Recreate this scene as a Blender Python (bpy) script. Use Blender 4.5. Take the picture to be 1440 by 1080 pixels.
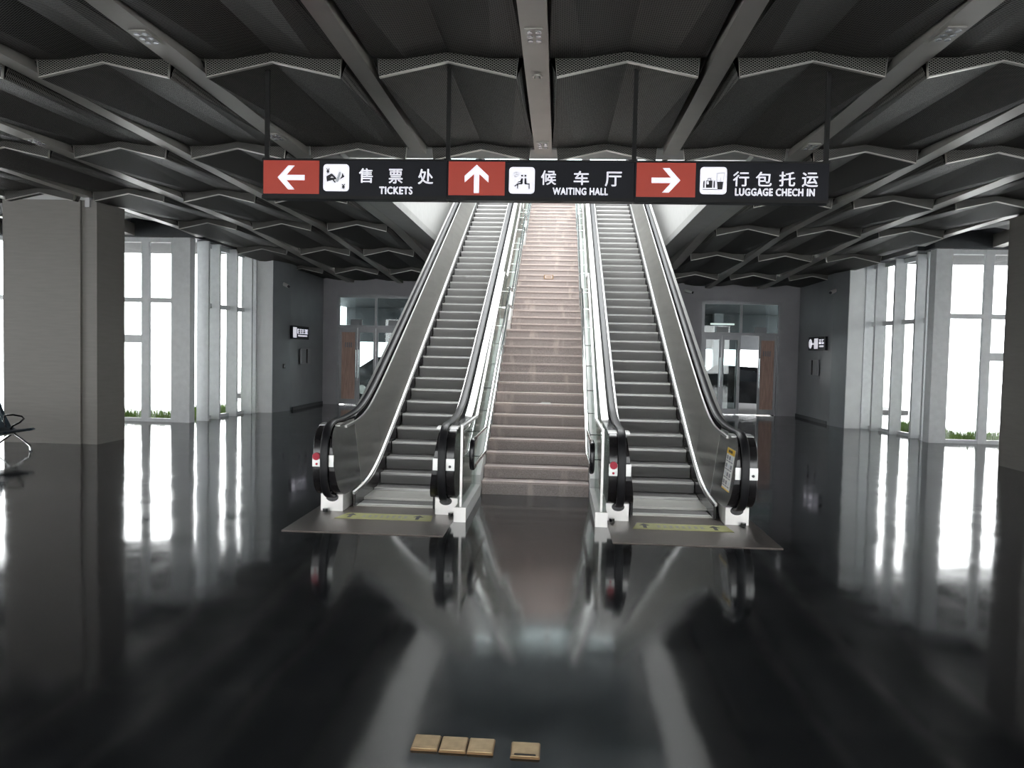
import bpy, math, random
from mathutils import Vector, Matrix

for o in list(bpy.data.objects):
    bpy.data.objects.remove(o, do_unlink=True)
S = bpy.context.scene
COL = S.collection
random.seed(7)
PI = math.pi

# ------------------------------------------------------------------ camera
FPX, CX, CY, CAMH = 1060.0, 720.0, 540.0, 1.97
_d = Vector(((786.0 - CX) / FPX, -(497.0 - CY) / FPX, -1.0)).normalized()
_r = math.radians(1.4)
_u = Vector((math.sin(_r), math.cos(_r), 0.0))
_u = (_u - _d * _u.dot(_d)).normalized()
_x = _d.cross(_u)
RW = Matrix((_x, _d, _u))                      # camera vector -> world vector
cam_data = bpy.data.cameras.new('camera')
cam_data.sensor_fit = 'HORIZONTAL'
cam_data.sensor_width = 36.0
cam_data.lens = 36.0 * FPX / 1440.0
cam_data.clip_end = 400
cam = bpy.data.objects.new('camera', cam_data)
COL.objects.link(cam)
cam.matrix_world = Matrix.Translation((0, 0, CAMH)) @ RW.to_4x4()
S.camera = cam

# ------------------------------------------------------------------ world, exposure
w = bpy.data.worlds.new('overcast_sky')
S.world = w
w.use_nodes = True
bg = w.node_tree.nodes['Background']
bg.inputs[0].default_value = (0.97, 0.985, 1.0, 1)
bg.inputs[1].default_value = 20.0
S.view_settings.view_transform = 'Standard'
S.view_settings.look = 'None'
S.view_settings.gamma = 1.0
S.view_settings.use_curve_mapping = False
S.view_settings.exposure = -1.1


def ray(px, py):
    return RW @ Vector(((px - CX) / FPX, -(py - CY) / FPX, -1.0))


def ony(px, py, Y):
    r = ray(px, py)
    return r * (Y / r.y) + Vector((0, 0, CAMH))


# ------------------------------------------------------------------ materials
def mat(name, col, rough=0.5, metal=0.0, noise=0.0, nscale=6.0, bump=0.0, bscale=40.0, spec=0.5,
        emis=None, estr=0.0, stretch=None, alpha=1.0, coord='Object'):
    m = bpy.data.materials.new(name)
    m.use_nodes = True
    nt = m.node_tree
    b = nt.nodes['Principled BSDF']
    b.inputs['Base Color'].default_value = (*col, 1)
    b.inputs['Roughness'].default_value = rough
    b.inputs['Metallic'].default_value = metal
    b.inputs['Specular IOR Level'].default_value = spec
    if emis:
        b.inputs['Emission Color'].default_value = (*emis, 1)
        b.inputs['Emission Strength'].default_value = estr
    vec = None
    if noise or bump:
        tc = nt.nodes.new('ShaderNodeTexCoord')
        mp = nt.nodes.new('ShaderNodeMapping')
        nt.links.new(tc.outputs[coord], mp.inputs['Vector'])
        if stretch:
            mp.inputs['Scale'].default_value = stretch
        vec = mp.outputs['Vector']
    if noise:
        n = nt.nodes.new('ShaderNodeTexNoise')
        n.inputs['Scale'].default_value = nscale
        n.inputs['Detail'].default_value = 5
        nt.links.new(vec, n.inputs['Vector'])
        r = nt.nodes.new('ShaderNodeValToRGB')
        r.color_ramp.elements[0].position = 0.3
        r.color_ramp.elements[1].position = 0.7
        r.color_ramp.elements[0].color = (*[max(0, c * (1 - noise)) for c in col], 1)
        r.color_ramp.elements[1].color = (*[min(1, c * (1 + noise)) for c in col], 1)
        nt.links.new(n.outputs['Fac'], r.inputs['Fac'])
        nt.links.new(r.outputs['Color'], b.inputs['Base Color'])
    if bump:
        n2 = nt.nodes.new('ShaderNodeTexNoise')
        n2.inputs['Scale'].default_value = bscale
        n2.inputs['Detail'].default_value = 3
        nt.links.new(vec, n2.inputs['Vector'])
        bp = nt.nodes.new('ShaderNodeBump')
        bp.inputs['Strength'].default_value = bump
        bp.inputs['Distance'].default_value = 0.01
        nt.links.new(n2.outputs['Fac'], bp.inputs['Height'])
        nt.links.new(bp.outputs['Normal'], b.inputs['Normal'])
    return m


def glass_mat(name, tint=(0.985, 0.99, 0.985), refl=0.08):
    m = bpy.data.materials.new(name)
    m.use_nodes = True
    nt = m.node_tree
    for n in list(nt.nodes):
        nt.nodes.remove(n)
    out = nt.nodes.new('ShaderNodeOutputMaterial')
    mix = nt.nodes.new('ShaderNodeMixShader')
    tr = nt.nodes.new('ShaderNodeBsdfTransparent')
    tr.inputs[0].default_value = (*tint, 1)
    gl = nt.nodes.new('ShaderNodeBsdfGlossy')
    gl.inputs['Roughness'].default_value = 0.02
    lw = nt.nodes.new('ShaderNodeLayerWeight')
    lw.inputs['Blend'].default_value = 0.5
    pw = nt.nodes.new('ShaderNodeMath')
    pw.operation = 'POWER'
    pw.inputs[1].default_value = 4.0
    nt.links.new(lw.outputs['Facing'], pw.inputs[0])
    ma = nt.nodes.new('ShaderNodeMath')
    ma.operation = 'MULTIPLY_ADD'
    ma.inputs[1].default_value = 0.6
    ma.inputs[2].default_value = refl * 0.5
    nt.links.new(pw.outputs[0], ma.inputs[0])
    nt.links.new(ma.outputs[0], mix.inputs[0])
    nt.links.new(tr.outputs[0], mix.inputs[1])
    nt.links.new(gl.outputs[0], mix.inputs[2])
    nt.links.new(mix.outputs[0], out.inputs[0])
    return m


def mesh_mat(fin=False):
    """expanded-metal ceiling sheet: dark holes between grey strands"""
    m = bpy.data.materials.new('expanded_metal_mesh')
    m.use_nodes = True
    nt = m.node_tree
    b = nt.nodes['Principled BSDF']
    b.inputs['Roughness'].default_value = 0.55
    b.inputs['Metallic'].default_value = 0.3
    tc = nt.nodes.new('ShaderNodeTexCoord')
    mp = nt.nodes.new('ShaderNodeMapping')
    mp.inputs['Scale'].default_value = (26.0, 42.0, 0.0)
    nt.links.new(tc.outputs['Object'], mp.inputs['Vector'])
    # two diagonal waves crossed give a lozenge pattern
    sep = nt.nodes.new('ShaderNodeSeparateXYZ')
    if fin:
        mp.inputs['Scale'].default_value = (26.0, 0.0, 42.0)
    nt.links.new(mp.outputs[0], sep.inputs[0])
    second = sep.outputs[2 if fin else 1]

    def m2(op, a, bb):
        n = nt.nodes.new('ShaderNodeMath')
        n.operation = op
        for i, v in enumerate((a, bb)):
            if isinstance(v, (int, float)):
                n.inputs[i].default_value = v
            elif v is not None:
                nt.links.new(v, n.inputs[i])
        return n.outputs[0]
    s = m2('ADD', sep.outputs[0], second)
    t = m2('SUBTRACT', sep.outputs[0], second)
    fa = m2('ABSOLUTE', m2('SUBTRACT', m2('FRACT', s, None), 0.5), None)
    fb = m2('ABSOLUTE', m2('SUBTRACT', m2('FRACT', t, None), 0.5), None)
    mx = m2('MAXIMUM', fa, fb)
    hole = m2('LESS_THAN', mx, 0.34)
    mixc = nt.nodes.new('ShaderNodeMix')
    mixc.data_type = 'RGBA'
    mixc.inputs[6].default_value = (0.15, 0.145, 0.135, 1)
    mixc.inputs[7].default_value = (0.006, 0.006, 0.006, 1)
    nt.links.new(hole, mixc.inputs[0])
    nt.links.new(mixc.outputs[2], b.inputs['Base Color'])
    nt.links.new(m2('SUBTRACT', 0.5, m2('MULTIPLY', hole, 0.5)), b.inputs['Specular IOR Level'])
    nt.links.new(m2('SUBTRACT', 0.3, m2('MULTIPLY', hole, 0.3)), b.inputs['Metallic'])
    return m


def floor_mat():
    m = bpy.data.materials.new('polished_dark_floor')
    m.use_nodes = True
    nt = m.node_tree
    b = nt.nodes['Principled BSDF']
    tc = nt.nodes.new('ShaderNodeTexCoord')
    n = nt.nodes.new('ShaderNodeTexNoise')
    n.inputs['Scale'].default_value = 0.9
    n.inputs['Detail'].default_value = 6
    nt.links.new(tc.outputs['Object'], n.inputs['Vector'])
    r = nt.nodes.new('ShaderNodeValToRGB')
    r.color_ramp.elements[0].position = 0.35
    r.color_ramp.elements[1].position = 0.7
    r.color_ramp.elements[0].color = (0.018, 0.019, 0.021, 1)
    r.color_ramp.elements[1].color = (0.031, 0.033, 0.035, 1)
    nt.links.new(n.outputs['Fac'], r.inputs['Fac'])
    nt.links.new(r.outputs['Color'], b.inputs['Base Color'])
    rr = nt.nodes.new('ShaderNodeMapRange')
    rr.inputs['From Min'].default_value = 0.3
    rr.inputs['From Max'].default_value = 0.7
    rr.inputs['To Min'].default_value = 0.055
    rr.inputs['To Max'].default_value = 0.12
    n3 = nt.nodes.new('ShaderNodeTexNoise')
    n3.inputs['Scale'].default_value = 2.5
    n3.inputs['Detail'].default_value = 8
    nt.links.new(tc.outputs['Object'], n3.inputs['Vector'])
    nt.links.new(n3.outputs['Fac'], rr.inputs['Value'])
    nt.links.new(rr.outputs[0], b.inputs['Roughness'])
    b.inputs['Specular IOR Level'].default_value = 0.45
    n2 = nt.nodes.new('ShaderNodeTexNoise')
    n2.inputs['Scale'].default_value = 0.55
    n2.inputs['Detail'].default_value = 1.5
    nt.links.new(tc.outputs['Object'], n2.inputs['Vector'])
    bp = nt.nodes.new('ShaderNodeBump')
    bp.inputs['Strength'].default_value = 0.55
    bp.inputs['Distance'].default_value = 0.02
    nt.links.new(n2.outputs['Fac'], bp.inputs['Height'])
    nt.links.new(bp.outputs['Normal'], b.inputs['Normal'])
    return m


def grooved_mat(name, col, rough, metal, scale, axis='X', strength=0.5):
    m = bpy.data.materials.new(name)
    m.use_nodes = True
    nt = m.node_tree
    b = nt.nodes['Principled BSDF']
    b.inputs['Base Color'].default_value = (*col, 1)
    b.inputs['Roughness'].default_value = rough
    b.inputs['Metallic'].default_value = metal
    tc = nt.nodes.new('ShaderNodeTexCoord')
    wv = nt.nodes.new('ShaderNodeTexWave')
    wv.bands_direction = axis
    wv.inputs['Scale'].default_value = scale
    nt.links.new(tc.outputs['Object'], wv.inputs['Vector'])
    bp = nt.nodes.new('ShaderNodeBump')
    bp.inputs['Strength'].default_value = strength
    bp.inputs['Distance'].default_value = 0.004
    nt.links.new(wv.outputs['Fac'], bp.inputs['Height'])
    nt.links.new(bp.outputs['Normal'], b.inputs['Normal'])
    return m


def stair_mat():
    m = bpy.data.materials.new('stained_granite')
    m.use_nodes = True
    nt = m.node_tree
    b = nt.nodes['Principled BSDF']
    b.inputs['Roughness'].default_value = 0.45
    geo = nt.nodes.new('ShaderNodeNewGeometry')
    n = nt.nodes.new('ShaderNodeTexNoise')
    n.inputs['Scale'].default_value = 90
    n.inputs['Detail'].default_value = 3
    nt.links.new(geo.outputs['Position'], n.inputs['Vector'])
    mp = nt.nodes.new('ShaderNodeMapping')
    mp.inputs['Scale'].default_value = (3.2, 0.6, 0.9)
    nt.links.new(geo.outputs['Position'], mp.inputs['Vector'])
    n2 = nt.nodes.new('ShaderNodeTexNoise')
    n2.inputs['Scale'].default_value = 1.3
    n2.inputs['Detail'].default_value = 4
    nt.links.new(mp.outputs[0], n2.inputs['Vector'])
    r1 = nt.nodes.new('ShaderNodeValToRGB')
    r1.color_ramp.elements[0].position = 0.3
    r1.color_ramp.elements[1].position = 0.75
    r1.color_ramp.elements[0].color = (0.245, 0.208, 0.195, 1)
    r1.color_ramp.elements[1].color = (0.43, 0.37, 0.35, 1)
    nt.links.new(n.outputs['Fac'], r1.inputs['Fac'])
    r2 = nt.nodes.new('ShaderNodeValToRGB')
    r2.color_ramp.elements[0].position = 0.56
    r2.color_ramp.elements[1].position = 0.66
    r2.color_ramp.elements[0].color = (0, 0, 0, 1)
    r2.color_ramp.elements[1].color = (0.7, 0.7, 0.7, 1)
    nt.links.new(n2.outputs['Fac'], r2.inputs['Fac'])
    mx = nt.nodes.new('ShaderNodeMix')
    mx.data_type = 'RGBA'
    nt.links.new(r2.outputs['Color'], mx.inputs[0])
    nt.links.new(r1.outputs['Color'], mx.inputs[6])
    mx.inputs[7].default_value = (0.52, 0.44, 0.41, 1)
    nt.links.new(mx.outputs[2], b.inputs['Base Color'])
    return m


M = dict(
    floor=floor_mat(),
    wall=mat('grey_wall_paint', (0.25, 0.265, 0.275), 0.35, noise=0.06, nscale=2),
    wall_purple=mat('back_wall_paint', (0.34, 0.33, 0.35), 0.5, noise=0.05, nscale=2),
    white=mat('white_wall_paint', (0.85, 0.86, 0.86), 0.5, noise=0.04, nscale=3),
    white_frame=mat('white_aluminium_frame', (0.80, 0.82, 0.83), 0.35, noise=0.05, nscale=8),
    column=mat('column_stone', (0.215, 0.20, 0.185), 0.5, noise=0.05, nscale=4, stretch=(0.6, 0.6, 6)),
    column_trim=mat('column_capital', (0.62, 0.62, 0.62), 0.5, noise=0.05),
    soffit=mat('opening_soffit', (0.36, 0.36, 0.35), 0.5, noise=0.05),
    slab=mat('ceiling_void_black', (0.02, 0.02, 0.02), 0.9, noise=0.1),
    dark=mat('dark_bulkhead', (0.05, 0.055, 0.06), 0.5, noise=0.1),
    mesh=mesh_mat(),
    mesh_fin=mesh_mat(True),
    lip=mat('fin_lip_aluminium', (0.62, 0.60, 0.56), 0.35, metal=0.7, noise=0.05),
    beam=mat('beam_flange_grey', (0.36, 0.345, 0.315), 0.4, metal=0.4, noise=0.05, nscale=3),
    glass=glass_mat('window_glass'),
    dglass=glass_mat('tinted_door_glass', (0.55, 0.6, 0.6), 0.1),
    rglass=glass_mat('balustrade_glass', (0.86, 0.92, 0.89), 0.1),
    steel=mat('satin_steel', (0.46, 0.455, 0.43), 0.33, metal=0.95, noise=0.08, nscale=3, stretch=(1, 0.3, 3)),
    steel_dark=mat('dark_polished_steel', (0.30, 0.30, 0.29), 0.25, metal=0.95, noise=0.08, nscale=3),
    steel_hi=mat('bright_steel', (0.52, 0.52, 0.51), 0.36, metal=0.95, noise=0.04, nscale=5),
    steel_plate=mat('brushed_base_plate', (0.82, 0.80, 0.78), 0.38, metal=0.6, noise=0.08, nscale=4),
    floor_plate=grooved_mat('ribbed_floor_plate', (0.12, 0.10, 0.088), 0.3, 0.6, 24, 'X', 0.3),
    rubber=mat('black_rubber', (0.012, 0.012, 0.014), 0.24, noise=0.1),
    belt=mat('handrail_belt_rubber', (0.014, 0.014, 0.016), 0.4, noise=0.1, spec=0.28),
    plastic=mat('black_gloss_plastic', (0.016, 0.015, 0.016), 0.22, noise=0.1),
    tread=grooved_mat('cleated_tread', (0.085, 0.083, 0.08), 0.55, 0.3, 30, 'X', 0.6),
    riser=grooved_mat('cleated_riser', (0.29, 0.285, 0.28), 0.5, 0.2, 30, 'X', 0.6),
    nose=mat('tread_nosing', (0.42, 0.42, 0.41), 0.4, metal=0.6, noise=0.05),
    stair=stair_mat(),
    stair_nose=mat('granite_nosing', (0.50, 0.42, 0.39), 0.4, noise=0.12, nscale=40),
    stringer=mat('white_stringer_stone', (0.74, 0.74, 0.73), 0.35, noise=0.05, nscale=4),
    red=mat('red_button', (0.42, 0.004, 0.03), 0.4, noise=0.05, emis=(0.8, 0.01, 0.05), estr=0.1),
    yellow=mat('yellow_floor_film', (0.33, 0.33, 0.11), 0.5, noise=0.1, nscale=12),
    yellow2=mat('yellow_label_film', (0.78, 0.50, 0.05), 0.5, noise=0.05),
    paper=mat('label_paper', (0.72, 0.72, 0.70), 0.6, noise=0.04),
    ink=mat('dark_ink', (0.025, 0.025, 0.03), 0.6, noise=0.05),
    ink_grey=mat('grey_ink', (0.25, 0.25, 0.28), 0.6, noise=0.05),
    ink_pale=mat('pale_ink', (0.62, 0.64, 0.68), 0.6, noise=0.05),
    blue=mat('blue_label_film', (0.03, 0.16, 0.28), 0.4, noise=0.05),
    sign=mat('sign_panel_black', (0.009, 0.0095, 0.014), 0.45, noise=0.1, spec=0.2),
    sign_red=mat('sign_panel_red', (0.36, 0.035, 0.018), 0.45, noise=0.04, emis=(0.55, 0.05, 0.025), estr=0.42),
    sign_white=mat('sign_lit_white', (0.8, 0.8, 0.85), 0.5, noise=0.02, emis=(0.92, 0.9, 1.0), estr=1.25),
    rod=mat('dark_hanger_rod', (0.012, 0.012, 0.012), 0.5, noise=0.1, spec=0.2),
    brass=mat('brass_lid', (0.50, 0.37, 0.22), 0.36, metal=0.85, noise=0.15, nscale=18),
    brass_dk=mat('brass_frame', (0.30, 0.19, 0.10), 0.4, metal=0.8, noise=0.1),
    alu=mat('door_aluminium', (0.32, 0.325, 0.34), 0.4, metal=0.3, noise=0.06),
    wood=mat('brown_door_board', (0.50, 0.33, 0.27), 0.5, noise=0.2, nscale=5, stretch=(8, 8, 0.6)),
    chrome=mat('chrome', (0.8, 0.8, 0.8), 0.12, metal=1.0, noise=0.02),
    seat=mat('dark_blue_seat_pad', (0.012, 0.035, 0.055), 0.45, noise=0.15),
    grass=mat('grass_blades', (0.18, 0.30, 0.05), 0.7, noise=0.35, nscale=4),
    soil=mat('grass_soil', (0.10, 0.12, 0.04), 0.9, noise=0.3),
    pave=mat('outdoor_pavement', (0.75, 0.76, 0.76), 0.8, noise=0.06),
    asphalt=mat('forecourt_asphalt', (0.022, 0.022, 0.022), 0.7, noise=0.2),
    carpaint=mat('dark_car_paint', (0.015, 0.016, 0.018), 0.15, noise=0.1),
    carglass=mat('dark_car_glass', (0.02, 0.025, 0.03), 0.08, noise=0.05),
    lamp=mat('lit_tube', (0.9, 0.9, 0.9), 0.5, noise=0.01, emis=(1, 0.98, 0.92), estr=4.0),
    lining=mat('opening_lining_paint', (0.5, 0.5, 0.49), 0.6, noise=0.04),
    upwall=mat('upper_hall_wall_paint', (0.12, 0.125, 0.125), 0.6, noise=0.05),
    uceil=mat('upper_hall_ceiling', (0.16, 0.19, 0.20), 0.6, noise=0.05),
    uboard=mat('upper_hall_board', (0.03, 0.04, 0.045), 0.4, noise=0.05),
    dlight=mat('downlight_lens', (0.65, 0.66, 0.7), 0.15, metal=0.6, noise=0.02),
)


# ------------------------------------------------------------------ mesh helpers
class MB:
    def __init__(s):
        s.v, s.f, s.m = [], [], []

    def quad(s, a, b, c, d, mi=0):
        n = len(s.v)
        s.v += [tuple(a), tuple(b), tuple(c), tuple(d)]
        s.f.append((n, n + 1, n + 2, n + 3))
        s.m.append(mi)

    def tri(s, a, b, c, mi=0):
        n = len(s.v)
        s.v += [tuple(a), tuple(b), tuple(c)]
        s.f.append((n, n + 1, n + 2))
        s.m.append(mi)

    def box(s, x0, x1, y0, y1, z0, z1, mi=0):
        n = len(s.v)
        s.v += [(x0, y0, z0), (x1, y0, z0), (x1, y1, z0), (x0, y1, z0), (x0, y0, z1), (x1, y0, z1), (x1, y1, z1), (x0, y1, z1)]
        for q in ((0, 3, 2, 1), (4, 5, 6, 7), (0, 1, 5, 4), (1, 2, 6, 5), (2, 3, 7, 6), (3, 0, 4, 7)):
            s.f.append(tuple(n + i for i in q))
            s.m.append(mi)
        return s

    def prism(s, pts, axis, a0, a1, mi=0):
        """closed polygon pts (u,v) extruded along axis between a0 and a1. axis 'x': (u,v)=(y,z); 'y': (x,z); 'z': (x,y)"""
        n = len(s.v)
        k = len(pts)

        def P(u, v, a):
            return {'x': (a, u, v), 'y': (u, a, v), 'z': (u, v, a)}[axis]
        for a in (a0, a1):
            s.v += [P(u, v, a) for u, v in pts]
        s.f.append(tuple(n + i for i in range(k)))
        s.f.append(tuple(n + k + i for i in reversed(range(k))))
        s.m += [mi, mi]
        for i in range(k):
            j = (i + 1) % k
            s.f.append((n + i, n + k + i, n + k + j, n + j))
            s.m.append(mi)
        return s

    def loft(s, rings, closed=True, caps=True, mi=0):
        n = len(s.v)
        k = len(rings[0])
        for r in rings:
            s.v += [tuple(p) for p in r]
        for a in range(len(rings) - 1):
            for i in range(k if closed else k - 1):
                j = (i + 1) % k
                s.f.append((n + a * k + i, n + a * k + j, n + (a + 1) * k + j, n + (a + 1) * k + i))
                s.m.append(mi)
        if caps and closed:
            s.f.append(tuple(n + i for i in reversed(range(k))))
            s.f.append(tuple(n + (len(rings) - 1) * k + i for i in range(k)))
            s.m += [mi, mi]
        return s

    def tube(s, pts, r, seg=8, mi=0, ry=None):
        pts = [Vector(p) for p in pts]
        rings = []
        side0 = None
        for i, p in enumerate(pts):
            t = (pts[min(i + 1, len(pts) - 1)] - pts[max(i - 1, 0)]).normalized()
            if side0 is None:
                ref = Vector((0, 0, 1)) if abs(t.z) < 0.9 else Vector((1, 0, 0))
                side0 = t.cross(ref).normalized()
            side = (side0 - t * side0.dot(t)).normalized()
            up = side.cross(t)
            side0 = side
            rings.append([p + side * (math.cos(q) * r) + up * (math.sin(q) * (ry or r)) for q in [2 * PI * j / seg for j in range(seg)]])
        return s.loft(rings, mi=mi)

    def cyl(s, c, r, axis, a0, a1, seg=16, mi=0):
        return s.prism([(c[0] + r * math.cos(2 * PI * i / seg), c[1] + r * math.sin(2 * PI * i / seg)) for i in range(seg)], axis, a0, a1, mi)

    def mesh(s, name, mats):
        me = bpy.data.meshes.new(name)
        me.from_pydata(s.v, [], s.f)
        for m in (mats if isinstance(mats, (list, tuple)) else [mats]):
            me.materials.append(m)
        if any(s.m):
            me.polygons.foreach_set('material_index', s.m)
        import bmesh
        bm = bmesh.new()
        bm.from_mesh(me)
        bmesh.ops.recalc_face_normals(bm, faces=bm.faces)
        bm.to_mesh(me)
        bm.free()
        return me


def link(name, me, parent=None, loc=None):
    o = bpy.data.objects.new(name, me)
    COL.objects.link(o)
    if parent:
        o.parent = parent
    if loc is not None:
        o.location = loc
    return o


def obj(name, mb, m, parent=None, loc=None, smooth=None, bevel=None):
    me = mb.mesh(name, m)
    o = link(name, me, parent, loc)
    if smooth:
        sm(me, smooth)
    if bevel:
        b = o.modifiers.new('bevel', 'BEVEL')
        b.width = bevel
        b.segments = 2
        b.limit_method = 'ANGLE'
    return o


def sm(me, ang):
    me.polygons.foreach_set('use_smooth', [True] * len(me.polygons))
    me.set_sharp_from_angle(angle=math.radians(ang))


def tag(o, label=None, cat=None, group=None, kind=None):
    if label:
        o['label'] = label
    if cat:
        o['category'] = cat
    if group:
        o['group'] = group
    if kind:
        o['kind'] = kind
    return o


def empty(name, loc=(0, 0, 0), rz=0.0):
    o = bpy.data.objects.new(name, None)
    o.empty_display_size = 0.2
    COL.objects.link(o)
    o.location = loc
    o.rotation_euler = (0, 0, rz)
    return o


def struct(name, mb, m, parent=None, label=None):
    o = obj(name, mb, m, parent)
    if not parent:
        o['kind'] = 'structure'
        if label:
            o['label'] = label
    return o


def sempty(name, label=None, loc=(0, 0, 0), rz=0.0):
    o = empty(name, loc, rz)
    o['kind'] = 'structure'
    if label:
        o['label'] = label
    return o


X0 = -0.285                                   # axis of symmetry of the hall
ZC = 4.82                                     # ceiling: fin peak level
OPX = 2.93                                    # half width of the stair opening
OPY0, OPY1 = 10.74, 25.6
ZU = 7.2                                      # upper floor

# ------------------------------------------------------------------ setting: floor, walls
struct('floor', MB().box(-18.2, 18.0, -10.2, 26.55, -0.2, 0.0), M['floor'], label='dark polished reflective floor of the station hall')
HB = 4.72
wl = MB().box(-18.2, -18.0, -10.2, 18.7, 0, 1.0).box(-18.2, -18.0, -10.2, 18.7, 4.3, 7.0)
for i in range(8):
    y = -10.2 + i * 4.1
    wl.box(-18.2, -18.0, y, y + 2.2, 1.0, 4.3)
struct('wall_left', wl, M['wall'])
wr = MB().box(18.0, 18.2, -10.2, 18.95, 0, 1.0).box(18.0, 18.2, -10.2, 18.95, 4.3, 7.0)
for i in range(8):
    y = -10.2 + i * 4.1
    wr.box(18.0, 18.2, y, y + 2.2, 1.0, 4.3)
struct('wall_right', wr, M['wall'])
wbk = MB().box(-18.2, 18.2, -10.4, -10.2, 0, 0.6).box(-18.2, 18.2, -10.4, -10.2, 4.5, 7.0)
for i in range(7):
    xq = -18.2 + i * 5.6
    wbk.box(xq, xq + 1.2, -10.4, -10.2, 0.6, 4.5)
struct('wall_back', wbk, M['wall'])
rw_ = sempty('window_added_8', 'added row of unseen windows behind the viewer for front light')  # unseen rear glazing, added to light faces turned to the camera
for i in range(6):
    xq = -18.2 + i * 5.6 + 1.2
    obj('pane', MB().box(xq, xq + 4.4, -10.306, -10.294, 0.6, 4.5), M['glass'], rw_)
# recess walls each side of the doors (world X, Y)
struct('wall_recess_left', MB().prism([(-9.25, 22.0), (-8.57, 22.15), (-8.38, 23.1), (-8.33, 26.2), (-8.33, 26.5), (-9.25, 26.5)], 'z', 0, 5.0), [M['wall']])
struct('wall_recess_right', MB().prism([(8.93, 22.25), (8.93, 26.5), (8.12, 26.5), (8.1, 23.0), (8.22, 22.15)], 'z', 0, 5.0), [M['wall']])
struct('wall_pale_left', MB().prism([(-9.24, 21.97), (-8.572, 22.117), (-8.578, 22.147), (-9.246, 22.0)], 'z', 0, 4.72), M['white'])
struct('wall_pale_right', MB().prism([(8.94, 22.22), (8.222, 22.117), (8.218, 22.147), (8.936, 22.25)], 'z', 0, 4.72), M['white'])
# back wall with two door openings
DL = (-7.84, -5.05)
DR = (4.85, 7.5)
DT = 3.86
DY = 26.2
bw = MB().box(-8.33, DL[0], DY, DY + 0.25, 0, 5.0).box(DL[0], DL[1], DY, DY + 0.25, DT, 5.0)
bw.box(DL[1], -4.9, DY, DY + 0.25, 0, 5.0).box(4.2, DR[0], DY, DY + 0.25, 0, 5.0)
bw.box(DR[0], DR[1], DY, DY + 0.25, DT, 5.0).box(DR[1], 8.12, DY, DY + 0.25, 0, 5.0)
struct('wall_doors', bw, M['wall_purple'])
struct('wall_core', MB().box(-4.9, 4.2, 26.0, 26.45, 0, 6.9), M['wall_purple'])
struct('baseboard_left', MB().box(-8.345, -8.31, 23.2, 26.2, 0, 0.1), M['dark'])
struct('baseboard_right', MB().box(8.09, 8.125, 23.2, 26.2, 0, 0.1), M['dark'])

# ------------------------------------------------------------------ windows
def glazing(name, p0, p1, cells, ztop, trans, fw, fin=0.0, finside=1, label=None, door=None, side_normal=None):
    """glazed screen from p0 to p1; cells = distances of mullion centres from p0"""
    a = Vector((p0[0], p0[1], 0))
    b = Vector((p1[0], p1[1], 0))
    L = (b - a).length
    ang = math.atan2(b.y - a.y, b.x - a.x)
    root = sempty(name, label, a, ang)
    for x in cells:
        y0, y1 = (-0.05, 0.05)
        if fin:
            if finside > 0:
                y1 = fin
            else:
                y0 = -fin
        obj('mullion', MB().box(x - fw / 2, x + fw / 2, y0, y1, 0, ztop), M['white_frame'], root)
    xs = list(cells)
    for i in range(len(xs) - 1):
        l, r = xs[i] + fw / 2, xs[i + 1] - fw / 2
        obj('sill', MB().box(l, r, -0.04, 0.05, 0, 0.09), M['white_frame'], root)
        obj('head', MB().box(l, r, -0.04, 0.05, ztop - 0.12, ztop), M['white_frame'], root)
        tl = list(trans)
        if door and i in door:
            tl.append(2.11)
        zz = [0.09]
        for t in sorted(tl):
            th = 0.06 if t != 2.11 else 0.10
            obj('transom', MB().box(l, r, -0.05, 0.06, t - th, t + th), M['white_frame'], root)
            zz += [t - th, t + th]
        zz.append(ztop - 0.12)
        for k in range(0, len(zz), 2):
            obj('pane', MB().box(l, r, -0.006, 0.006, zz[k], zz[k + 1]), M['glass'], root)
    return root


ZW = 4.68
# left: street front seen beside the column, then the return towards the doors
n_left = [0.0, 0.75] + [0.75 + 1.45 * k for k in range(1, 6)]
glazing('window_1', (-9.75, 18.67), (-18.0, 18.67), [0.0, 0.78, 2.2, 3.6, 5.0, 6.4, 7.3, 8.15], ZW, [3.10], 0.2, label='white framed glazed front behind the left column', door=(1,))
glazing('window_2', (-9.42, 18.80), (-9.24, 22.0), [0.4, 0.98, 1.95, 2.85, 3.12], ZW, [3.04], 0.07, fin=0.27, finside=-1, label='row of tall glass panes with deep white fins on the left')
struct('trim_1', MB().box(-9.78, -9.34, 18.58, 18.85, 0, ZW), M['white_frame'], label='wide white corner post of the left glazing')
glazing('window_3', (9.3, 18.9), (18.0, 18.9), [0.0, 0.97, 2.4, 3.8, 5.2, 6.6, 8.6], ZW, [3.08], 0.2, label='white framed glazed front beside the right column', door=(1,))
glazing('window_4', (9.36, 19.1), (8.95, 22.25), [0.3, 0.75, 1.7, 2.6, 3.15], ZW, [3.0], 0.07, fin=0.27, finside=1, label='row of tall glass panes with deep white fins on the right')
struct('trim_2', MB().box(8.99, 9.38, 18.8, 19.1, 0, ZW), M['white_frame'], label='wide white corner post of the right glazing')
# infill pane between corner post and first mullion belongs to windows 1 and 3
obj('pane', MB().box(-9.97, -9.83, 18.665, 18.675, 0, ZW), M['glass'], None) if False else None
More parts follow.
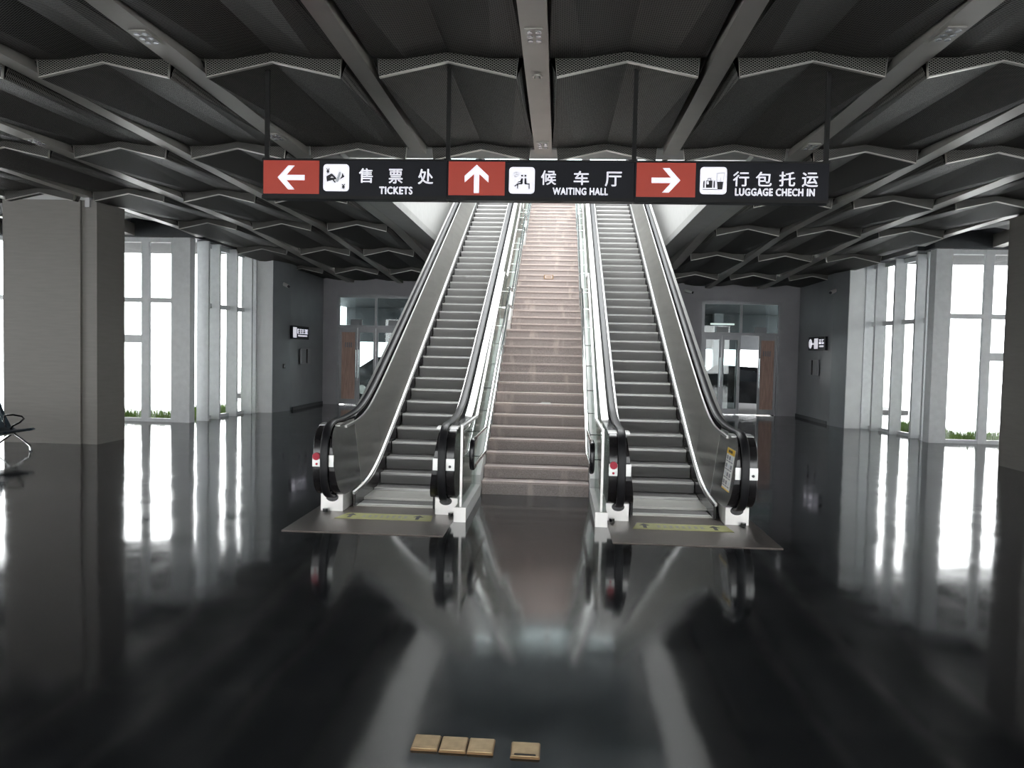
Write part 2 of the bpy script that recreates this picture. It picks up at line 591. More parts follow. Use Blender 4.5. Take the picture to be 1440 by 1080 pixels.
# dark bulkheads above the glazing
struct('trim_3', MB().box(-18.0, -9.2, 18.5, 18.95, ZW, 7.0).box(-9.6, -9.12, 18.95, 22.1, ZW, 7.0).box(-9.2, -8.3, 22.0, 22.3, ZW, 5.2), M['dark'], label='dark bulkhead above the left glazing')
struct('trim_4', MB().box(8.9, 18.0, 18.7, 19.2, ZW, 7.0).box(8.72, 9.5, 19.2, 22.3, ZW, 7.0).box(8.1, 8.9, 22.0, 22.4, ZW, 5.2), M['dark'], label='dark bulkhead above the right glazing')
# side window bands out of the picture, added to light the column fronts
for nm, xx in (('window_added_5', -18.1), ('window_added_6', 18.1)):
    r_ = sempty(nm, 'added band of unseen side windows lighting the hall')
    for i in range(7):
        y = -10.2 + i * 4.1 + 2.2
        y2 = min(y + 1.9, 18.7)
        obj('pane', MB().box(xx - 0.006, xx + 0.006, y, y2, 1.0, 4.3), M['glass'], r_)

# ------------------------------------------------------------------ ceiling
P = 1.762
ROW0, DR_ = 4.30, 3.216
ROWS = [ROW0 + DR_ * j for j in range(-2, 9)]           # row lines (transverse fins)


def drop(Y):
    if Y < 17.5:
        return 0.0
    return 0.055 * (Y - 17.5)


ceil = sempty('ceiling', 'dark folded expanded metal ceiling with grey beams and bright edged fins')
cs = MB()
cs.box(-18.2, X0 - 3.35, -10.4, 26.5, 5.25, 5.45)
cs.box(X0 + 3.35, 18.2, -10.4, 26.5, 5.25, 5.45)
cs.box(X0 - 3.35, X0 + 3.35, -10.4, OPY0 + 0.15, 5.25, 5.45)
obj('backing_slab', cs, M['slab'], ceil)

BW = 0.12                                              # beam half width
GW = 0.20                                              # offset of the low panel edge from the beam axis
W2 = P / 2 - GW
zb_, zm_, zt_, zq_ = ZC - 0.15, ZC, ZC + 0.10, ZC + 0.035
ZBEAM = ZC - 0.06
q_ = W2 * 0.62


def bay_facets(dn, df, dy):
    NL, NM, NR = Vector((-W2, 0.03, zb_ - dn)), Vector((0, 0.03, zm_ - dn)), Vector((W2, 0.03, zb_ - dn))
    FL, FR = Vector((-W2, dy, zq_ - df)), Vector((W2, dy, zq_ - df))
    Fl, Fr, FM = Vector((-q_, dy, zq_ - df)), Vector((q_, dy, zq_ - df)), Vector((0, dy, zt_ - df))
    BL0, BL1 = Vector((-P / 2 + BW, 0.03, ZBEAM + 0.1 - dn)), Vector((-P / 2 + BW, dy, ZBEAM + 0.1 - df))
    BR0, BR1 = Vector((P / 2 - BW, 0.03, ZBEAM + 0.1 - dn)), Vector((P / 2 - BW, dy, ZBEAM + 0.1 - df))
    return [[NL, FL, Fl], [NL, Fl, NM], [NM, Fl, FM], [NM, FM, Fr], [NM, Fr, NR], [NR, Fr, FR],
            [NL, BL0, BL1, FL], [NR, FR, BR1, BR0]]


def in_opening(x, y):
    return abs(x - X0) < 3.5 and y > OPY0 - 0.1


bays = []
for j in range(len(ROWS) - 1):
    for n in range(-10, 10):
        cx = X0 + P * (n + 0.5)
        cy = (ROWS[j] + ROWS[j + 1]) / 2
        if in_opening(cx, cy) or ROWS[j] > 26.2:
            continue
        if cx - P / 2 < -17.9 or cx + P / 2 > 17.7:
            continue
        if ROWS[j + 1] > 19.2 and (cx < -8.6 or cx > 8.3):
            continue
        if ROWS[j] > 22.5 and abs(cx - X0) < 4.0:
            continue
        bays.append((j, n, cx))
# visible bays near the camera are single facets
def visible(j, cx):
    y = ROWS[j + 1]
    return y > 5.5 and abs(cx) < y * 0.82 + 0.6


near = sorted([b for b in bays if visible(b[0], b[2])], key=lambda b: (ROWS[b[0]] ** 2 + b[2] ** 2))[:37]
nearset = set((b[0], b[1]) for b in near)
facet_meshes = {}
rest = MB()
for (j, n, cx) in bays:
    y0 = ROWS[j]
    dy = min(ROWS[j + 1], 26.2) - y0
    dn, df = drop(y0), drop(y0 + dy)
    if (j, n) in nearset:
        if j not in facet_meshes:
            lst = []
            for fct in bay_facets(dn, df, dy):
                b = MB()
                nrm = (fct[1] - fct[0]).cross(fct[2] - fct[0]).normalized()
                if nrm.z < 0:
                    nrm = -nrm
                up = [p + nrm * 0.004 for p in fct]
                k = len(fct)
                b.loft([fct, up])
                lst.append(b.mesh('mesh_panel', M['mesh']))
            facet_meshes[j] = lst
        for me in facet_meshes[j]:
            link('mesh_panel', me, ceil, (cx, y0, 0))
    else:
        off = Vector((cx, y0, 0))
        for fct in bay_facets(dn, df, dy):
            if len(fct) == 3:
                rest.tri(*[p + off for p in fct])
            else:
                rest.quad(*[p + off for p in fct])
fo = obj('mesh_panel_field', rest, M['mesh'], ceil)
fo['kind'] = 'stuff'

# transverse fins with bright lower lip
fin_mesh = {}
lip_mesh = {}
for (j, n, cx) in bays:
    for jj in (j, j + 1) if (j + 1 == len(ROWS) - 1 or in_opening(cx, ROWS[j + 1] + 1.6)) else (j,):
        y0 = ROWS[jj]
        if y0 > 26.2:
            continue
        if jj not in fin_mesh:
            d = drop(y0)
            pts = [(-W2, zb_ - d), (0, zm_ - d), (W2, zb_ - d), (W2 + 0.02, zq_ + 0.02 - d), (q_, zq_ + 0.02 - d), (0, zt_ + 0.02 - d), (-q_, zq_ + 0.02 - d), (-W2 - 0.02, zq_ + 0.02 - d)]
            fin_mesh[jj] = MB().prism(pts, 'y', 0.0, 0.012).mesh('cross_fin', M['mesh_fin'])
            t = 0.012
            lp = [(-W2 - 0.02, zq_ - d), (-W2, zb_ - d), (0, zm_ - d), (W2, zb_ - d), (W2 + 0.02, zq_ - d)]
            b = MB()
            for s in range(4):
                (u0, v0), (u1, v1) = lp[s], lp[s + 1]
                b.prism([(u0, v0 - t * 0.5), (u1, v1 - t * 0.5), (u1, v1 + t * 0.5), (u0, v0 + t * 0.5)], 'y', -0.02, 0.02)
            lip_mesh[jj] = b.mesh('fin_lip', M['lip'])
        f = link('cross_fin', fin_mesh[jj], ceil, (cx, y0, 0))
        link('fin_lip', lip_mesh[jj], f)

# longitudinal beams
for n in range(-10, 11):
    x = X0 + P * n
    if abs(n) < 2:
        segs = [(-2.2, OPY0)]
    elif abs(n) == 2:
        segs = [(-2.2, 22.4)]
    elif x < -8.7 or x > 8.3:
        segs = [(-2.2, 18.6)]
    else:
        segs = [(-2.2, 26.1)]
    for a, b_ in segs:
        ys = [a, min(b_, 17.5), b_] if b_ > 17.5 else [a, b_]
        rings = []
        hw = BW if n % 2 == 0 else BW * 0.8
        for y in ys:
            z = ZBEAM - drop(y)
            rings.append([(x - hw, y, z), (x + hw, y, z), (x + hw, y, z + 0.3), (x - hw, y, z + 0.3)])
        obj('beam', MB().loft(rings), M['beam'], ceil)

# soffit band and fascia round the stair opening
so = MB()
so.box(X0 - 3.4, X0 - OPX, OPY0 + 0.1, 25.0, ZC - 0.06, ZC + 0.1)
so.box(X0 + OPX, X0 + 3.4, OPY0 + 0.1, 25.0, ZC - 0.06, ZC + 0.1)
so.box(X0 - 3.4, X0 + 3.4, OPY0 + 0.04, OPY0 + 0.55, ZC + 0.02, ZC + 0.16)
obj('opening_soffit', so, M['soffit'], ceil)

# ------------------------------------------------------------------ upper level around the opening
up = MB()
up.box(-10, X0 - OPX, 6.0, 31.0, ZU - 0.25, ZU)
up.box(X0 + OPX, 10, 6.0, 31.0, ZU - 0.25, ZU)
up.box(X0 - OPX, X0 + OPX, 6.0, OPY0 + 0.3, ZU - 0.25, ZU)
up.box(X0 - OPX, X0 + OPX, 25.62, 31.0, ZU - 0.25, ZU)
struct('floor_upper', up, M['white'], label='upper floor slab around the stair opening')
fa = MB()
fa.box(X0 - OPX - 0.15, X0 - OPX, OPY0 + 0.45, 25.0, ZC + 0.1, ZU + 0.05)
fa.box(X0 + OPX, X0 + OPX + 0.15, OPY0 + 0.45, 25.0, ZC + 0.1, ZU + 0.05)
fa.box(X0 - OPX, X0 + OPX, OPY0 + 0.4, OPY0 + 0.5, ZC + 0.16, ZU + 0.05)
struct('wall_opening', fa, M['lining'], label='white lining of the ceiling opening above the escalators')
struct('wall_upper_far', MB().box(-10.2, 10.2, 31.0, 31.2, ZU - 0.3, 9.65).box(-10.2, 10.2, 31.0, 31.2, 10.2, 14.2).box(-10.2, -7.5, 31.0, 31.2, 9.65, 10.2).box(7.0, 10.2, 31.0, 31.2, 9.65, 10.2), M['upwall'])
w9 = sempty('window_added_9', 'added bright window band whitening the strip above the sign')  # glazed band added so the gap above the sign shows white
for i in range(6):
    xa_ = -7.5 + i * 14.5 / 6
    obj('pane', MB().box(xa_ + 0.05, xa_ + 14.5 / 6 - 0.05, 31.09, 31.1, 9.65, 10.2), M['dglass'], w9)
    obj('bar', MB().box(xa_ - 0.05, xa_ + 0.05, 31.05, 31.15, 9.65, 10.2), M['white_frame'], w9)
struct('wall_upper_left', MB().box(-10.2, -10.0, 6.0, 31.0, ZU - 0.3, 14.2), M['upwall'])
struct('wall_upper_right', MB().box(10.0, 10.2, 6.0, 31.0, ZU - 0.3, 14.2), M['upwall'])
struct('wall_upper_near', MB().box(-10.2, 10.2, 5.8, 6.0, ZU - 0.3, 8.0).box(-10.2, 10.2, 5.8, 6.0, 13.4, 14.2), M['upwall'])
w10 = sempty('window_added_10', 'added unseen window row lighting the upper stair risers')  # unseen glazing added to brighten the upper risers
for i in range(6):
    xa_ = -10.2 + i * 3.4
    obj('pane', MB().box(xa_ + 0.08, xa_ + 3.32, 5.89, 5.9, 8.0, 13.4), M['glass'], w10)
    obj('bar', MB().box(xa_ - 0.08, xa_ + 0.08, 5.82, 5.98, 8.0, 13.4), M['white_frame'], w10)
uc = MB()
SKX, SKY0, SKY1 = 8.8, 7.0, 27.5
uc.box(-10.2, X0 - SKX, 5.8, 31.2, 14.0, 14.3)
uc.box(X0 + SKX, 10.2, 5.8, 31.2, 14.0, 14.3)
uc.box(X0 - SKX, X0 + SKX, 5.8, SKY0, 14.0, 14.3)
uc.box(X0 - SKX, X0 + SKX, SKY1, 31.2, 14.0, 14.3)
struct('ceiling_upper', uc, M['uceil'], label='upper hall ceiling around the added skylight')
sk = sempty('window_added_7', 'added unseen skylight lighting the stairs through the opening')  # unseen roof glazing added as light source for stairs and escalators
for i in range(5):
    ya = SKY0 + i * (SKY1 - SKY0) / 5
    yb = ya + (SKY1 - SKY0) / 5
    obj('pane', MB().box(X0 - SKX, X0 + SKX, ya + 0.05, yb - 0.05, 14.1, 14.115), M['glass'], sk)
    obj('bar', MB().box(X0 - SKX, X0 + SKX, yb - 0.05, yb + 0.05, 14.0, 14.2), M['white_frame'], sk)
struct('trim_5', MB().box(-4.3, 3.25, 30.9, 31.0, 10.35, 14.0), M['uboard'], label='dark board high on the upper far wall')

# ------------------------------------------------------------------ columns
def column(xi, xo, side, label):
    """xi = inner face (towards the hall axis), xo = outer"""
    x_in, x_out = xi, xo
    s = 1 if xo > xi else -1
    xc = (xi + xo) / 2
    r = empty('stone_column', (xc, 14.55, 0))
    yb, yf = 14.08 - 14.55, 15.02 - 14.55
    a, b = xi - xc, xo - xc
    H = 4.72
    g0, g1 = a + s * 0.20, a + s * 0.33
    lo, hi = sorted((a, g0))
    obj('corner_panel', MB().box(lo, hi, yb + 0.01, yf, 0, H), M['column'], r)
    lo, hi = sorted((g0, g1))
    obj('recess_strip', MB().box(lo, hi, yb + 0.06, yf, 0, H), M['column'], r)
    lo, hi = sorted((g1, b))
    obj('front_panel', MB().box(lo, hi, yb, yf, 0, H), M['column'], r)
    lo, hi = sorted((a + s * 0.12, b))
    obj('capital', MB().box(lo, hi, yb + 0.01, yf - 0.02, H, H + 0.45), M['column_trim'], r)
    lo, hi = sorted((a + s * 0.13, a + s * 0.22))
    obj('bracket', MB().box(lo, hi, yb - 0.02, yb + 0.1, H - 0.14, H + 0.06), M['column_trim'], r)
    tag(r, label, 'column', 'stone columns')


column(-8.93, -10.82, -1, 'wide beige stone column on the left beside the bench')
column(8.5, 10.4, 1, 'wide grey stone column cut off by the right edge')

# ------------------------------------------------------------------ entrance doors
def door_set(n, x0, x1, wood_at, open_at, label, mirror):
    r = sempty('door_%d' % n, label, (x0, DY, 0))
    Wd = x1 - x0
    f = 0.09
    tz = 2.76
    obj('jamb', MB().box(0, f, -0.02, 0.12, 0, DT), M['alu'], r)
    obj('jamb', MB().box(Wd - f, Wd, -0.02, 0.12, 0, DT), M['alu'], r)
    obj('head', MB().box(f, Wd - f, -0.02, 0.12, DT - f, DT), M['alu'], r)
    obj('transom', MB().box(f, Wd - f, -0.02, 0.12, tz - 0.05, tz + 0.05), M['alu'], r)
    c = Wd / 2
    obj('mullion', MB().box(c - 0.04, c + 0.04, -0.02, 0.12, tz + 0.05, DT - f), M['alu'], r)
    for a, b in ((f, c - 0.04), (c + 0.04, Wd - f)):
        obj('fanlight_pane', MB().box(a, b, 0.04, 0.05, tz + 0.05, DT - f), M['dglass'], r)
        obj('closer_box', MB().box((a + b) / 2 - 0.2, (a + b) / 2 + 0.2, -0.1, 0.03, tz + 0.05, tz + 0.24), M['wall'], r)
    lw = (Wd - 2 * f) / 4
    for i in range(4):
        lx = f + lw * i
        left_hinge = i % 2 == 0
        d = empty('door_leaf', (lx if left_hinge else lx + lw, 0.05, 0))
        d.parent = r
        sgn = 1 if left_hinge else -1
        if i == open_at:
            d.rotation_euler = (0, 0, math.radians(88) * sgn)

        def bx(u0, u1, y0, y1, z0, z1):
            u0, u1 = sorted((u0 * sgn, u1 * sgn))
            return MB().box(u0, u1, y0, y1, z0, z1)
        e = 0.005
        st = 0.085
        obj('stile', bx(e, st, -0.02, 0.02, 0.02, tz - 0.051), M['alu'], d)
        obj('stile', bx(lw - st, lw - e, -0.02, 0.02, 0.02, tz - 0.051), M['alu'], d)
        obj('rail', bx(st, lw - st, -0.02, 0.02, 0.02, 0.2), M['alu'], d)
        obj('rail', bx(st, lw - st, -0.02, 0.02, tz - 0.2, tz - 0.051), M['alu'], d)
        obj('pane', bx(st, lw - st, -0.004, 0.004, 0.2, tz - 0.2), M['dglass'], d)
        if i == wood_at:
            obj('board', bx(st, lw - st, -0.014, -0.005, 0.2, tz - 0.2), M['wood'], d)
            nb = MB()
            for k in range(4):
                nb.box(*sorted(((st + 0.12 + k * 0.07) * sgn, (st + 0.16 + k * 0.07) * sgn)), -0.017, -0.0142, 2.02, 2.2)
            obj('notice', nb, M['ink_grey'], d)
        hx = (lw - 0.045) * sgn
        h = MB().tube([(hx, -0.02, 0.95), (hx, -0.085, 0.95), (hx, -0.085, 1.95), (hx, -0.02, 1.95)], 0.016, 8)
        obj('pull_handle', h, M['chrome'], d, smooth=40)
    return r


door_set(1, DL[0], DL[1], 0, -1, 'grey framed glass doors left of the escalators', False)
door_set(2, DR[0], DR[1], 3, 2, 'grey framed glass doors right of the escalators, one leaf open', True)

# ------------------------------------------------------------------ outdoors
struct('floor_outside', MB().box(-60, 60, -40, 80, -0.32, -0.22), M['pave'], label='pale pavement outside')
gl_ = MB().box(-17.5, -9.75, 18.95, 20.2, -0.22, -0.04).box(-11.0, -9.6, 20.2, 22.4, -0.22, -0.04)
tag(obj('lawn_bed', gl_, M['soil']), 'grass bed outside the left windows', 'lawn')
gr_ = MB().box(9.7, 17.5, 19.3, 20.5, -0.22, -0.04).box(9.55, 11.0, 20.5, 22.6, -0.22, -0.04)
tag(obj('lawn_bed', gr_, M['soil']), 'grass bed outside the right windows', 'lawn')


def grass(label, boxes, n):
    b = MB()
    for (xa, xb, ya, yb) in boxes:
        for i in range(n):
            x, y = random.uniform(xa, xb), random.uniform(ya, yb)
            h = random.uniform(0.10, 0.34)
            a = random.uniform(0, PI)
            dx, dy = math.cos(a) * 0.012, math.sin(a) * 0.012
            lx, ly = random.uniform(-0.08, 0.08), random.uniform(-0.08, 0.08)
            b.tri((x - dx, y - dy, -0.038), (x + dx, y + dy, -0.038), (x + lx, y + ly, h))
    o = obj('grass', b, M['grass'])
    tag(o, label, 'grass', kind='stuff')


grass('green grass growing outside the left windows', [(-13.5, -9.8, 19.0, 19.9), (-10.6, -9.65, 20.0, 22.2)], 2600)
grass('green grass growing outside the right windows', [(9.75, 13.5, 19.35, 20.2), (9.6, 10.4, 20.4, 22.4)], 2600)

# forecourt behind the doors: asphalt, added canopy on posts masking the sky, a parked car on each side
struct('floor_forecourt', MB().box(-9.2, 9.2, 26.55, 31, -0.2, -0.02).box(-14, 14, 31, 70, -0.2, -0.02), M['asphalt'], label='dark forecourt beyond the doors')
cn = sempty('ceiling_added_canopy', 'added dark canopy cutting the sky to a band beyond the doors')
obj('roof_slab', MB().box(-9.2, 9.2, 26.6, 31, 4.4, 4.6).box(-12.5, 12.5, 31, 44, 4.4, 4.6), M['dark'], cn)
obj('fascia', MB().box(-12.5, 12.5, 43.7, 44, 2.4, 4.4), M['dark'], cn)
for x in (-8.9, 0.0, 8.9):
    obj('post', MB().box(x - 0.25, x + 0.25, 43, 43.5, -0.02, 4.4), M['alu'], cn)
for x in (-6.2, 5.7, 7.0):
    tag(obj('tube_lamp', MB().box(x - 0.5, x + 0.5, 33, 33.12, 3.35, 3.42), M['lamp']), {-6.2: 'lit tube lamp beyond the left doors', 5.7: 'lit tube lamp beyond the right doors, left one', 7.0: 'lit tube lamp beyond the right doors, right one'}[x], 'lamp')
for x in (-6.2, 5.7, 7.0):
    pass


def car(x, y, rz, label):
    r = empty('parked_car', (x, y, -0.02), rz)
    sec = [(-2.2, 0.35, 0.75), (-2.1, 0.3, 0.95), (-1.3, 0.28, 1.02), (-0.6, 0.28, 1.62), (0.9, 0.28, 1.68), (1.7, 0.28, 1.15), (2.2, 0.3, 1.05), (2.3, 0.4, 0.7)]
    rings = []
    for (u, zl, zh) in sec:
        wv = 0.88 if abs(u) < 2.15 else 0.78
        top = 0.68 if zh > 1.3 else 0.8
        zmid = min(0.95, zh - 0.02)
        rings.append([(-wv, u, zl), (wv, u, zl), (wv, u, zmid), (top, u, zh), (-top, u, zh), (-wv, u, zmid)])
    obj('body', MB().loft(rings), M['carpaint'], r, smooth=35)
    for s in (-1, 1):
        obj('side_window', MB().prism([(-0.95, 1.08), (-0.5, 1.5), (0.8, 1.55), (1.3, 1.12)], 'x', s * 0.79, s * 0.845), M['carglass'], r)
        for u in (-1.4, 1.4):
            wh = obj('wheel', MB().cyl((u, 0.32), 0.32, 'x', s * 0.72, s * 0.9, 20), M['rubber'], r, smooth=40)
            obj('hub_cap', MB().cyl((u, 0.32), 0.19, 'x', s * 0.9, s * 0.91, 16), M['steel'], wh)
    tag(r, label, 'car')


car(-6.6, 31.5, math.radians(80), 'dark parked car seen through the left doors')
car(7.1, 29.6, math.radians(70), 'dark parked car seen through the right doors')

# ------------------------------------------------------------------ escalators
SL = 0.1835 / 0.3555
EY0 = 10.82
ZTOP = ZU


def soft(u, c):
    return 0.5 * (u + math.sqrt(u * u + c * c))


def esc_z(Y, lo=0.0, c=0.3):
    """nosing line of the escalator with eased ends"""
    yl = EY0 - (0.402 - lo) / SL
    yt = EY0 + (ZTOP + lo - 0.402) / SL
    return lo + SL * (soft(Y - yl, c) - soft(Y - yt, c))


ESC_END = 25.35
PATHY = [8.98 + 0.0 * i for i in range(1)] + [9.2 + 0.1 * i for i in range(22)] + [11.5 + 0.6 * i for i in range(19)] + [22.6 + 0.15 * i for i in range(19)]
PATHY = [y for y in PATHY if y < ESC_END]
NY, NZ, NR_ = 8.99, 0.645, 0.425                        # newel D: centre and radius


def sweep(prof, ys, lo=0.06, c=0.55, closed=True):
    rings = []
    for y in ys:
        zb = esc_z(y, lo, c)
        rings.append([(x, y, zb + dz) for x, dz in prof])
    return MB().loft(rings, closed=closed)


def dshape(r, back, n=22, ny=NY, nz=NZ, sq=0.72):
    """D outline (y,z): rounded front towards -y, straight back"""
    pts = [(back, nz - r)]
    for i in range(n + 1):
        a = PI * 1.5 - PI * i / n
        cu, su = math.cos(a), math.sin(a)
        cu = math.copysign(abs(cu) ** sq, cu)
        su = math.copysign(abs(su) ** sq, su)
        pts.append((ny + r * cu, nz + r * su))
    pts.append((back, nz + r))
    return pts


# shared step mesh
SW = 0.475
stp = MB()
stp.box(-SW, SW, 0.03, 0.40, -0.03, -0.001, 0)
stp.box(-SW, SW, 0.0, 0.03, -0.03, 0.0, 2)
prof = []
for i in range(7):
    t = i / 6
    prof.append((0.004 + 0.03 * math.sin(t * PI / 2) ** 2, -0.03 - 0.17 * t))
prof += [(0.06, -0.2), (0.06, -0.03)]
stp.prism(prof, 'x', -SW, SW, 1)
STEP_ME = stp.mesh('step', [M['tread'], M['riser'], M['nose']])
sidegap = MB()


HR_SEC = [(0.047, 0.0), (0.044, -0.013), (0.034, -0.02), (-0.034, -0.02), (-0.044, -0.013), (-0.047, 0.0), (-0.044, 0.013), (-0.034, 0.018), (0.034, 0.018), (0.044, 0.013)]


def balustrade(root, s, button, poster):
    """one side of an escalator, s = +1 right side, -1 left side (local x)"""
    ys = PATHY
    lower_split = [y for y in ys if y <= 10.75]
    upper_split = [y for y in ys if y >= 10.45]
    # inner panel in three sheets with joints
    joints = [9.62, 10.72, 12.9, 15.4, 17.9, 20.4, 22.9, ESC_END - 0.3]
    prof_p = [(s * 0.525, 0.12), (s * 0.625, 0.90), (s * 0.64, 0.90), (s * 0.54, 0.12)]
    for a, b in zip(joints[:-1], joints[1:]):
        yy = [a + 0.003] + [y for y in ys if a + 0.02 < y < b - 0.02] + [b - 0.003]
        obj('inner_panel', sweep(prof_p, yy), M['steel'], root, smooth=30)
    obj('panel_top_trim', sweep([(s * 0.608, 0.895), (s * 0.632, 0.895), (s * 0.632, 0.925), (s * 0.608, 0.925)], [y for y in ys if y > 9.1]), M['steel_hi'], root)
    yk = [y for y in ys if y >= 9.2]
    obj('skirt_trim', sweep([(s * 0.499, 0.085), (s * 0.527, 0.098), (s * 0.527, 0.128), (s * 0.506, 0.115)], yk, lo=0.03), M['steel_hi'], root)
    obj('skirt', sweep([(s * 0.484, -0.16), (s * 0.515, -0.16), (s * 0.515, 0.09), (s * 0.484, 0.09)], yk, lo=0.03), M['plastic'], root)
    yo = [y for y in ys if y >= 10.2]
    obj('outer_deck', sweep([(s * 0.742, 0.885), (s * 0.835, 0.875), (s * 0.835, 0.83), (s * 0.742, 0.84)], yo), M['steel_hi'], root)
    obj('rail_channel', sweep([(s * 0.63, 0.80), (s * 0.745, 0.80), (s * 0.745, 0.88), (s * 0.63, 0.88)], ys), M['rubber'], root)
    ye = [y for y in ys if y >= 9.4]
    rings = []
    for y in ye:
        zb = esc_z(y, 0.06, 0.55)
        zl = max(0.0, zb - 1.0)
        rings.append([(s * 0.835, y, zb + 0.85), (s * 0.82, y, zb + 0.85), (s * 0.82, y, zl), (s * 0.835, y, zl)])
    obj('outer_cladding', MB().loft(rings), M['steel'], root, smooth=30)
    # newel cheeks, bands, base plate
    nw = empty('newel', (0, 0, 0))
    nw.parent = root
    dpl = dshape(NR_, 9.617)
    ic = MB()
    ic.loft([[(s * (0.52 + 0.1 * (z_ - 0.18) / 0.78), y_, z_) for y_, z_ in dpl], [(s * 0.64, y_, z_) for y_, z_ in dpl]], mi=0)
    ic.m[-2] = 1
    obj('inner_cheek', ic, [M['plastic'], M['steel_dark']], nw)
    for (xa, xb) in ((0.583, 0.64), (0.73, 0.83)):
        if xa > 0.7:
            obj('outer_cheek', MB().prism(dshape(NR_, 10.2), 'x', *sorted((s * xa, s * xb))), M['plastic'], nw, smooth=35, bevel=0.008)
        a_, b_ = sorted((s * (xa - 0.002), s * (xb + 0.002)))
        d1 = [p for p in dshape(NR_ + 0.003, 9.5, 60) if p[0] < NY - 0.2 and abs(p[1] - 0.66) < 0.085]
        inner = [(p[0] + 0.02, p[1]) for p in reversed(d1)]
        obj('steel_band', MB().prism(d1 + inner, 'x', a_, b_), M['steel_hi'], nw, smooth=30)
        topb = [(p[0], p[1]) for p in dshape(NR_ + 0.003, 9.5, 60) if p[1] > NZ + NR_ * 0.965 and p[0] < 9.3]
        if len(topb) > 2:
            obj('top_glint_cap', MB().prism(topb + [(p[0], p[1] - 0.012) for p in reversed(topb)], 'x', a_, b_), M['steel_hi'], nw)
    xm = s * 0.78
    yfr = NY - NR_ - 0.006
    if button:
        obj('stop_button', MB().cyl((xm, 0.715), 0.043, 'y', yfr - 0.025, yfr + 0.03, 20), M['red'], nw, smooth=40)
        obj('key_spot', MB().cyl((xm, 0.625), 0.014, 'y', yfr - 0.004, yfr + 0.03, 12), M['red'], nw)
    else:
        obj('key_switch', MB().cyl((xm, 0.64), 0.016, 'y', yfr - 0.006, yfr + 0.03, 14), M['ink'], nw)
    bpo = MB().box(*sorted((s * 0.56, s * 0.835)), 8.9, 9.75, 0.0, 0.215)
    bp = obj('base_plate', bpo, M['steel_plate'], nw, bevel=0.006)
    obj('handrail_inlet', MB().prism([(s * 0.69 + 0.075 * math.cos(a), 0.175 + 0.05 * math.sin(a)) for a in [2 * PI * i / 20 for i in range(20)]], 'y', 8.885, 8.95), M['rubber'], bp)
    obj('floor_sensor', MB().cyl((s * 0.76, 8.845), 0.03, 'z', 0.0, 0.045, 14), M['rubber'], bp, smooth=40)
    # handrail: horizontal run at top newel, down the incline, round the newel
    pts = []
    cz = NZ
    rr = NR_ + 0.028
    arc = [(NY + rr * math.copysign(abs(math.cos(a)) ** 0.72, math.cos(a)), cz + rr * math.copysign(abs(math.sin(a)) ** 0.72, math.sin(a)))
           for a in [PI * 1.5 - PI * i / 28 for i in range(29)]]
    arc = [(NY + 0.06, 0.215)] + arc
    for (y, z) in arc:
        pts.append((y, z))
    off = 1.00
    for y in ys:
        if y > NY + 0.15:
            pts.append((y, max(esc_z(y, 0.06, 0.55) + off, 0)))
    # blend newel top to the swept line
    zt = cz + rr
    fixed = []
    for (y, z) in pts:
        fixed.append((y, z))
    rings = []
    for i, (y, z) in enumerate(fixed):
        ya, za = fixed[max(i - 1, 0)]
        yb, zb = fixed[min(i + 1, len(fixed) - 1)]
        t = Vector((yb - ya, zb - za)).normalized()
        nrm = Vector((t.y, -t.x))
        ring = [(s * 0.687 + u, y + nrm.x * v, z + nrm.y * v) for u, v in HR_SEC]
        rings.append(ring)
    obj('handrail', MB().loft(rings), M['belt'], root, smooth=50)
    # top newel
    ct = esc_z(ESC_END, 0.06, 0.55)
    top = [(2 * (ESC_END - 0.15) - p[0] - (ESC_END - 0.15 - NY) , p[1] + ct) for p in dshape(0.42, NY - 0.5 + 0.5)]
    obj('top_newel', MB().prism([(ESC_END - 0.2 - (p[0] - NY), p[1] + ct) for p in dshape(0.42, 9.3)], 'x', *sorted((s * 0.58, s * 0.84))), M['plastic'], root, smooth=35)
    if poster:
        # safety label on the inner panel
        th = math.atan2(0.1, 0.78)
        lb = empty('safety_label', (0, 0, 0))
        lb.parent = root

        def PT(y, z, e):
            x = 0.52 + 0.1 * (z - 0.18) / 0.78
            return (s * (x - e), y, z)

        def patch(name, y0, y1, z0, z1, e, m):
            b = MB()
            b.loft([[PT(y0, z0, e), PT(y1, z0, e), PT(y1, z1, e), PT(y0, z1, e)], [PT(y0, z0, e - 0.004), PT(y1, z0, e - 0.004), PT(y1, z1, e - 0.004), PT(y0, z1, e - 0.004)]])
            return obj(name, b, m, lb)
        ya, yb = 8.70, 9.08
        patch('label_sheet', ya, yb, 0.42, 0.90, 0.006, M['paper'])
        patch('label_header', ya, yb, 0.835, 0.90, 0.008, M['yellow2'])
        patch('label_footer', ya, yb, 0.42, 0.435, 0.008, M['yellow2'])
        for i in range(4):
            patch('label_title_mark', yb - 0.12 - i * 0.05, yb - 0.085 - i * 0.05, 0.852, 0.882, 0.010, M['ink'])
        for rw in range(4):
            for cl in range(3):
                y = ya + 0.04 + cl * 0.115
                z = 0.455 + rw * 0.095
                patch('label_pictogram', y + 0.01, y + 0.075, z + 0.03, z + 0.075, 0.009, M['ink_grey'] if (rw + cl) % 3 else M['ink_pale'])
                patch('label_caption', y, y + 0.085, z + 0.005, z + 0.018, 0.009, M['ink_grey'])
    return nw


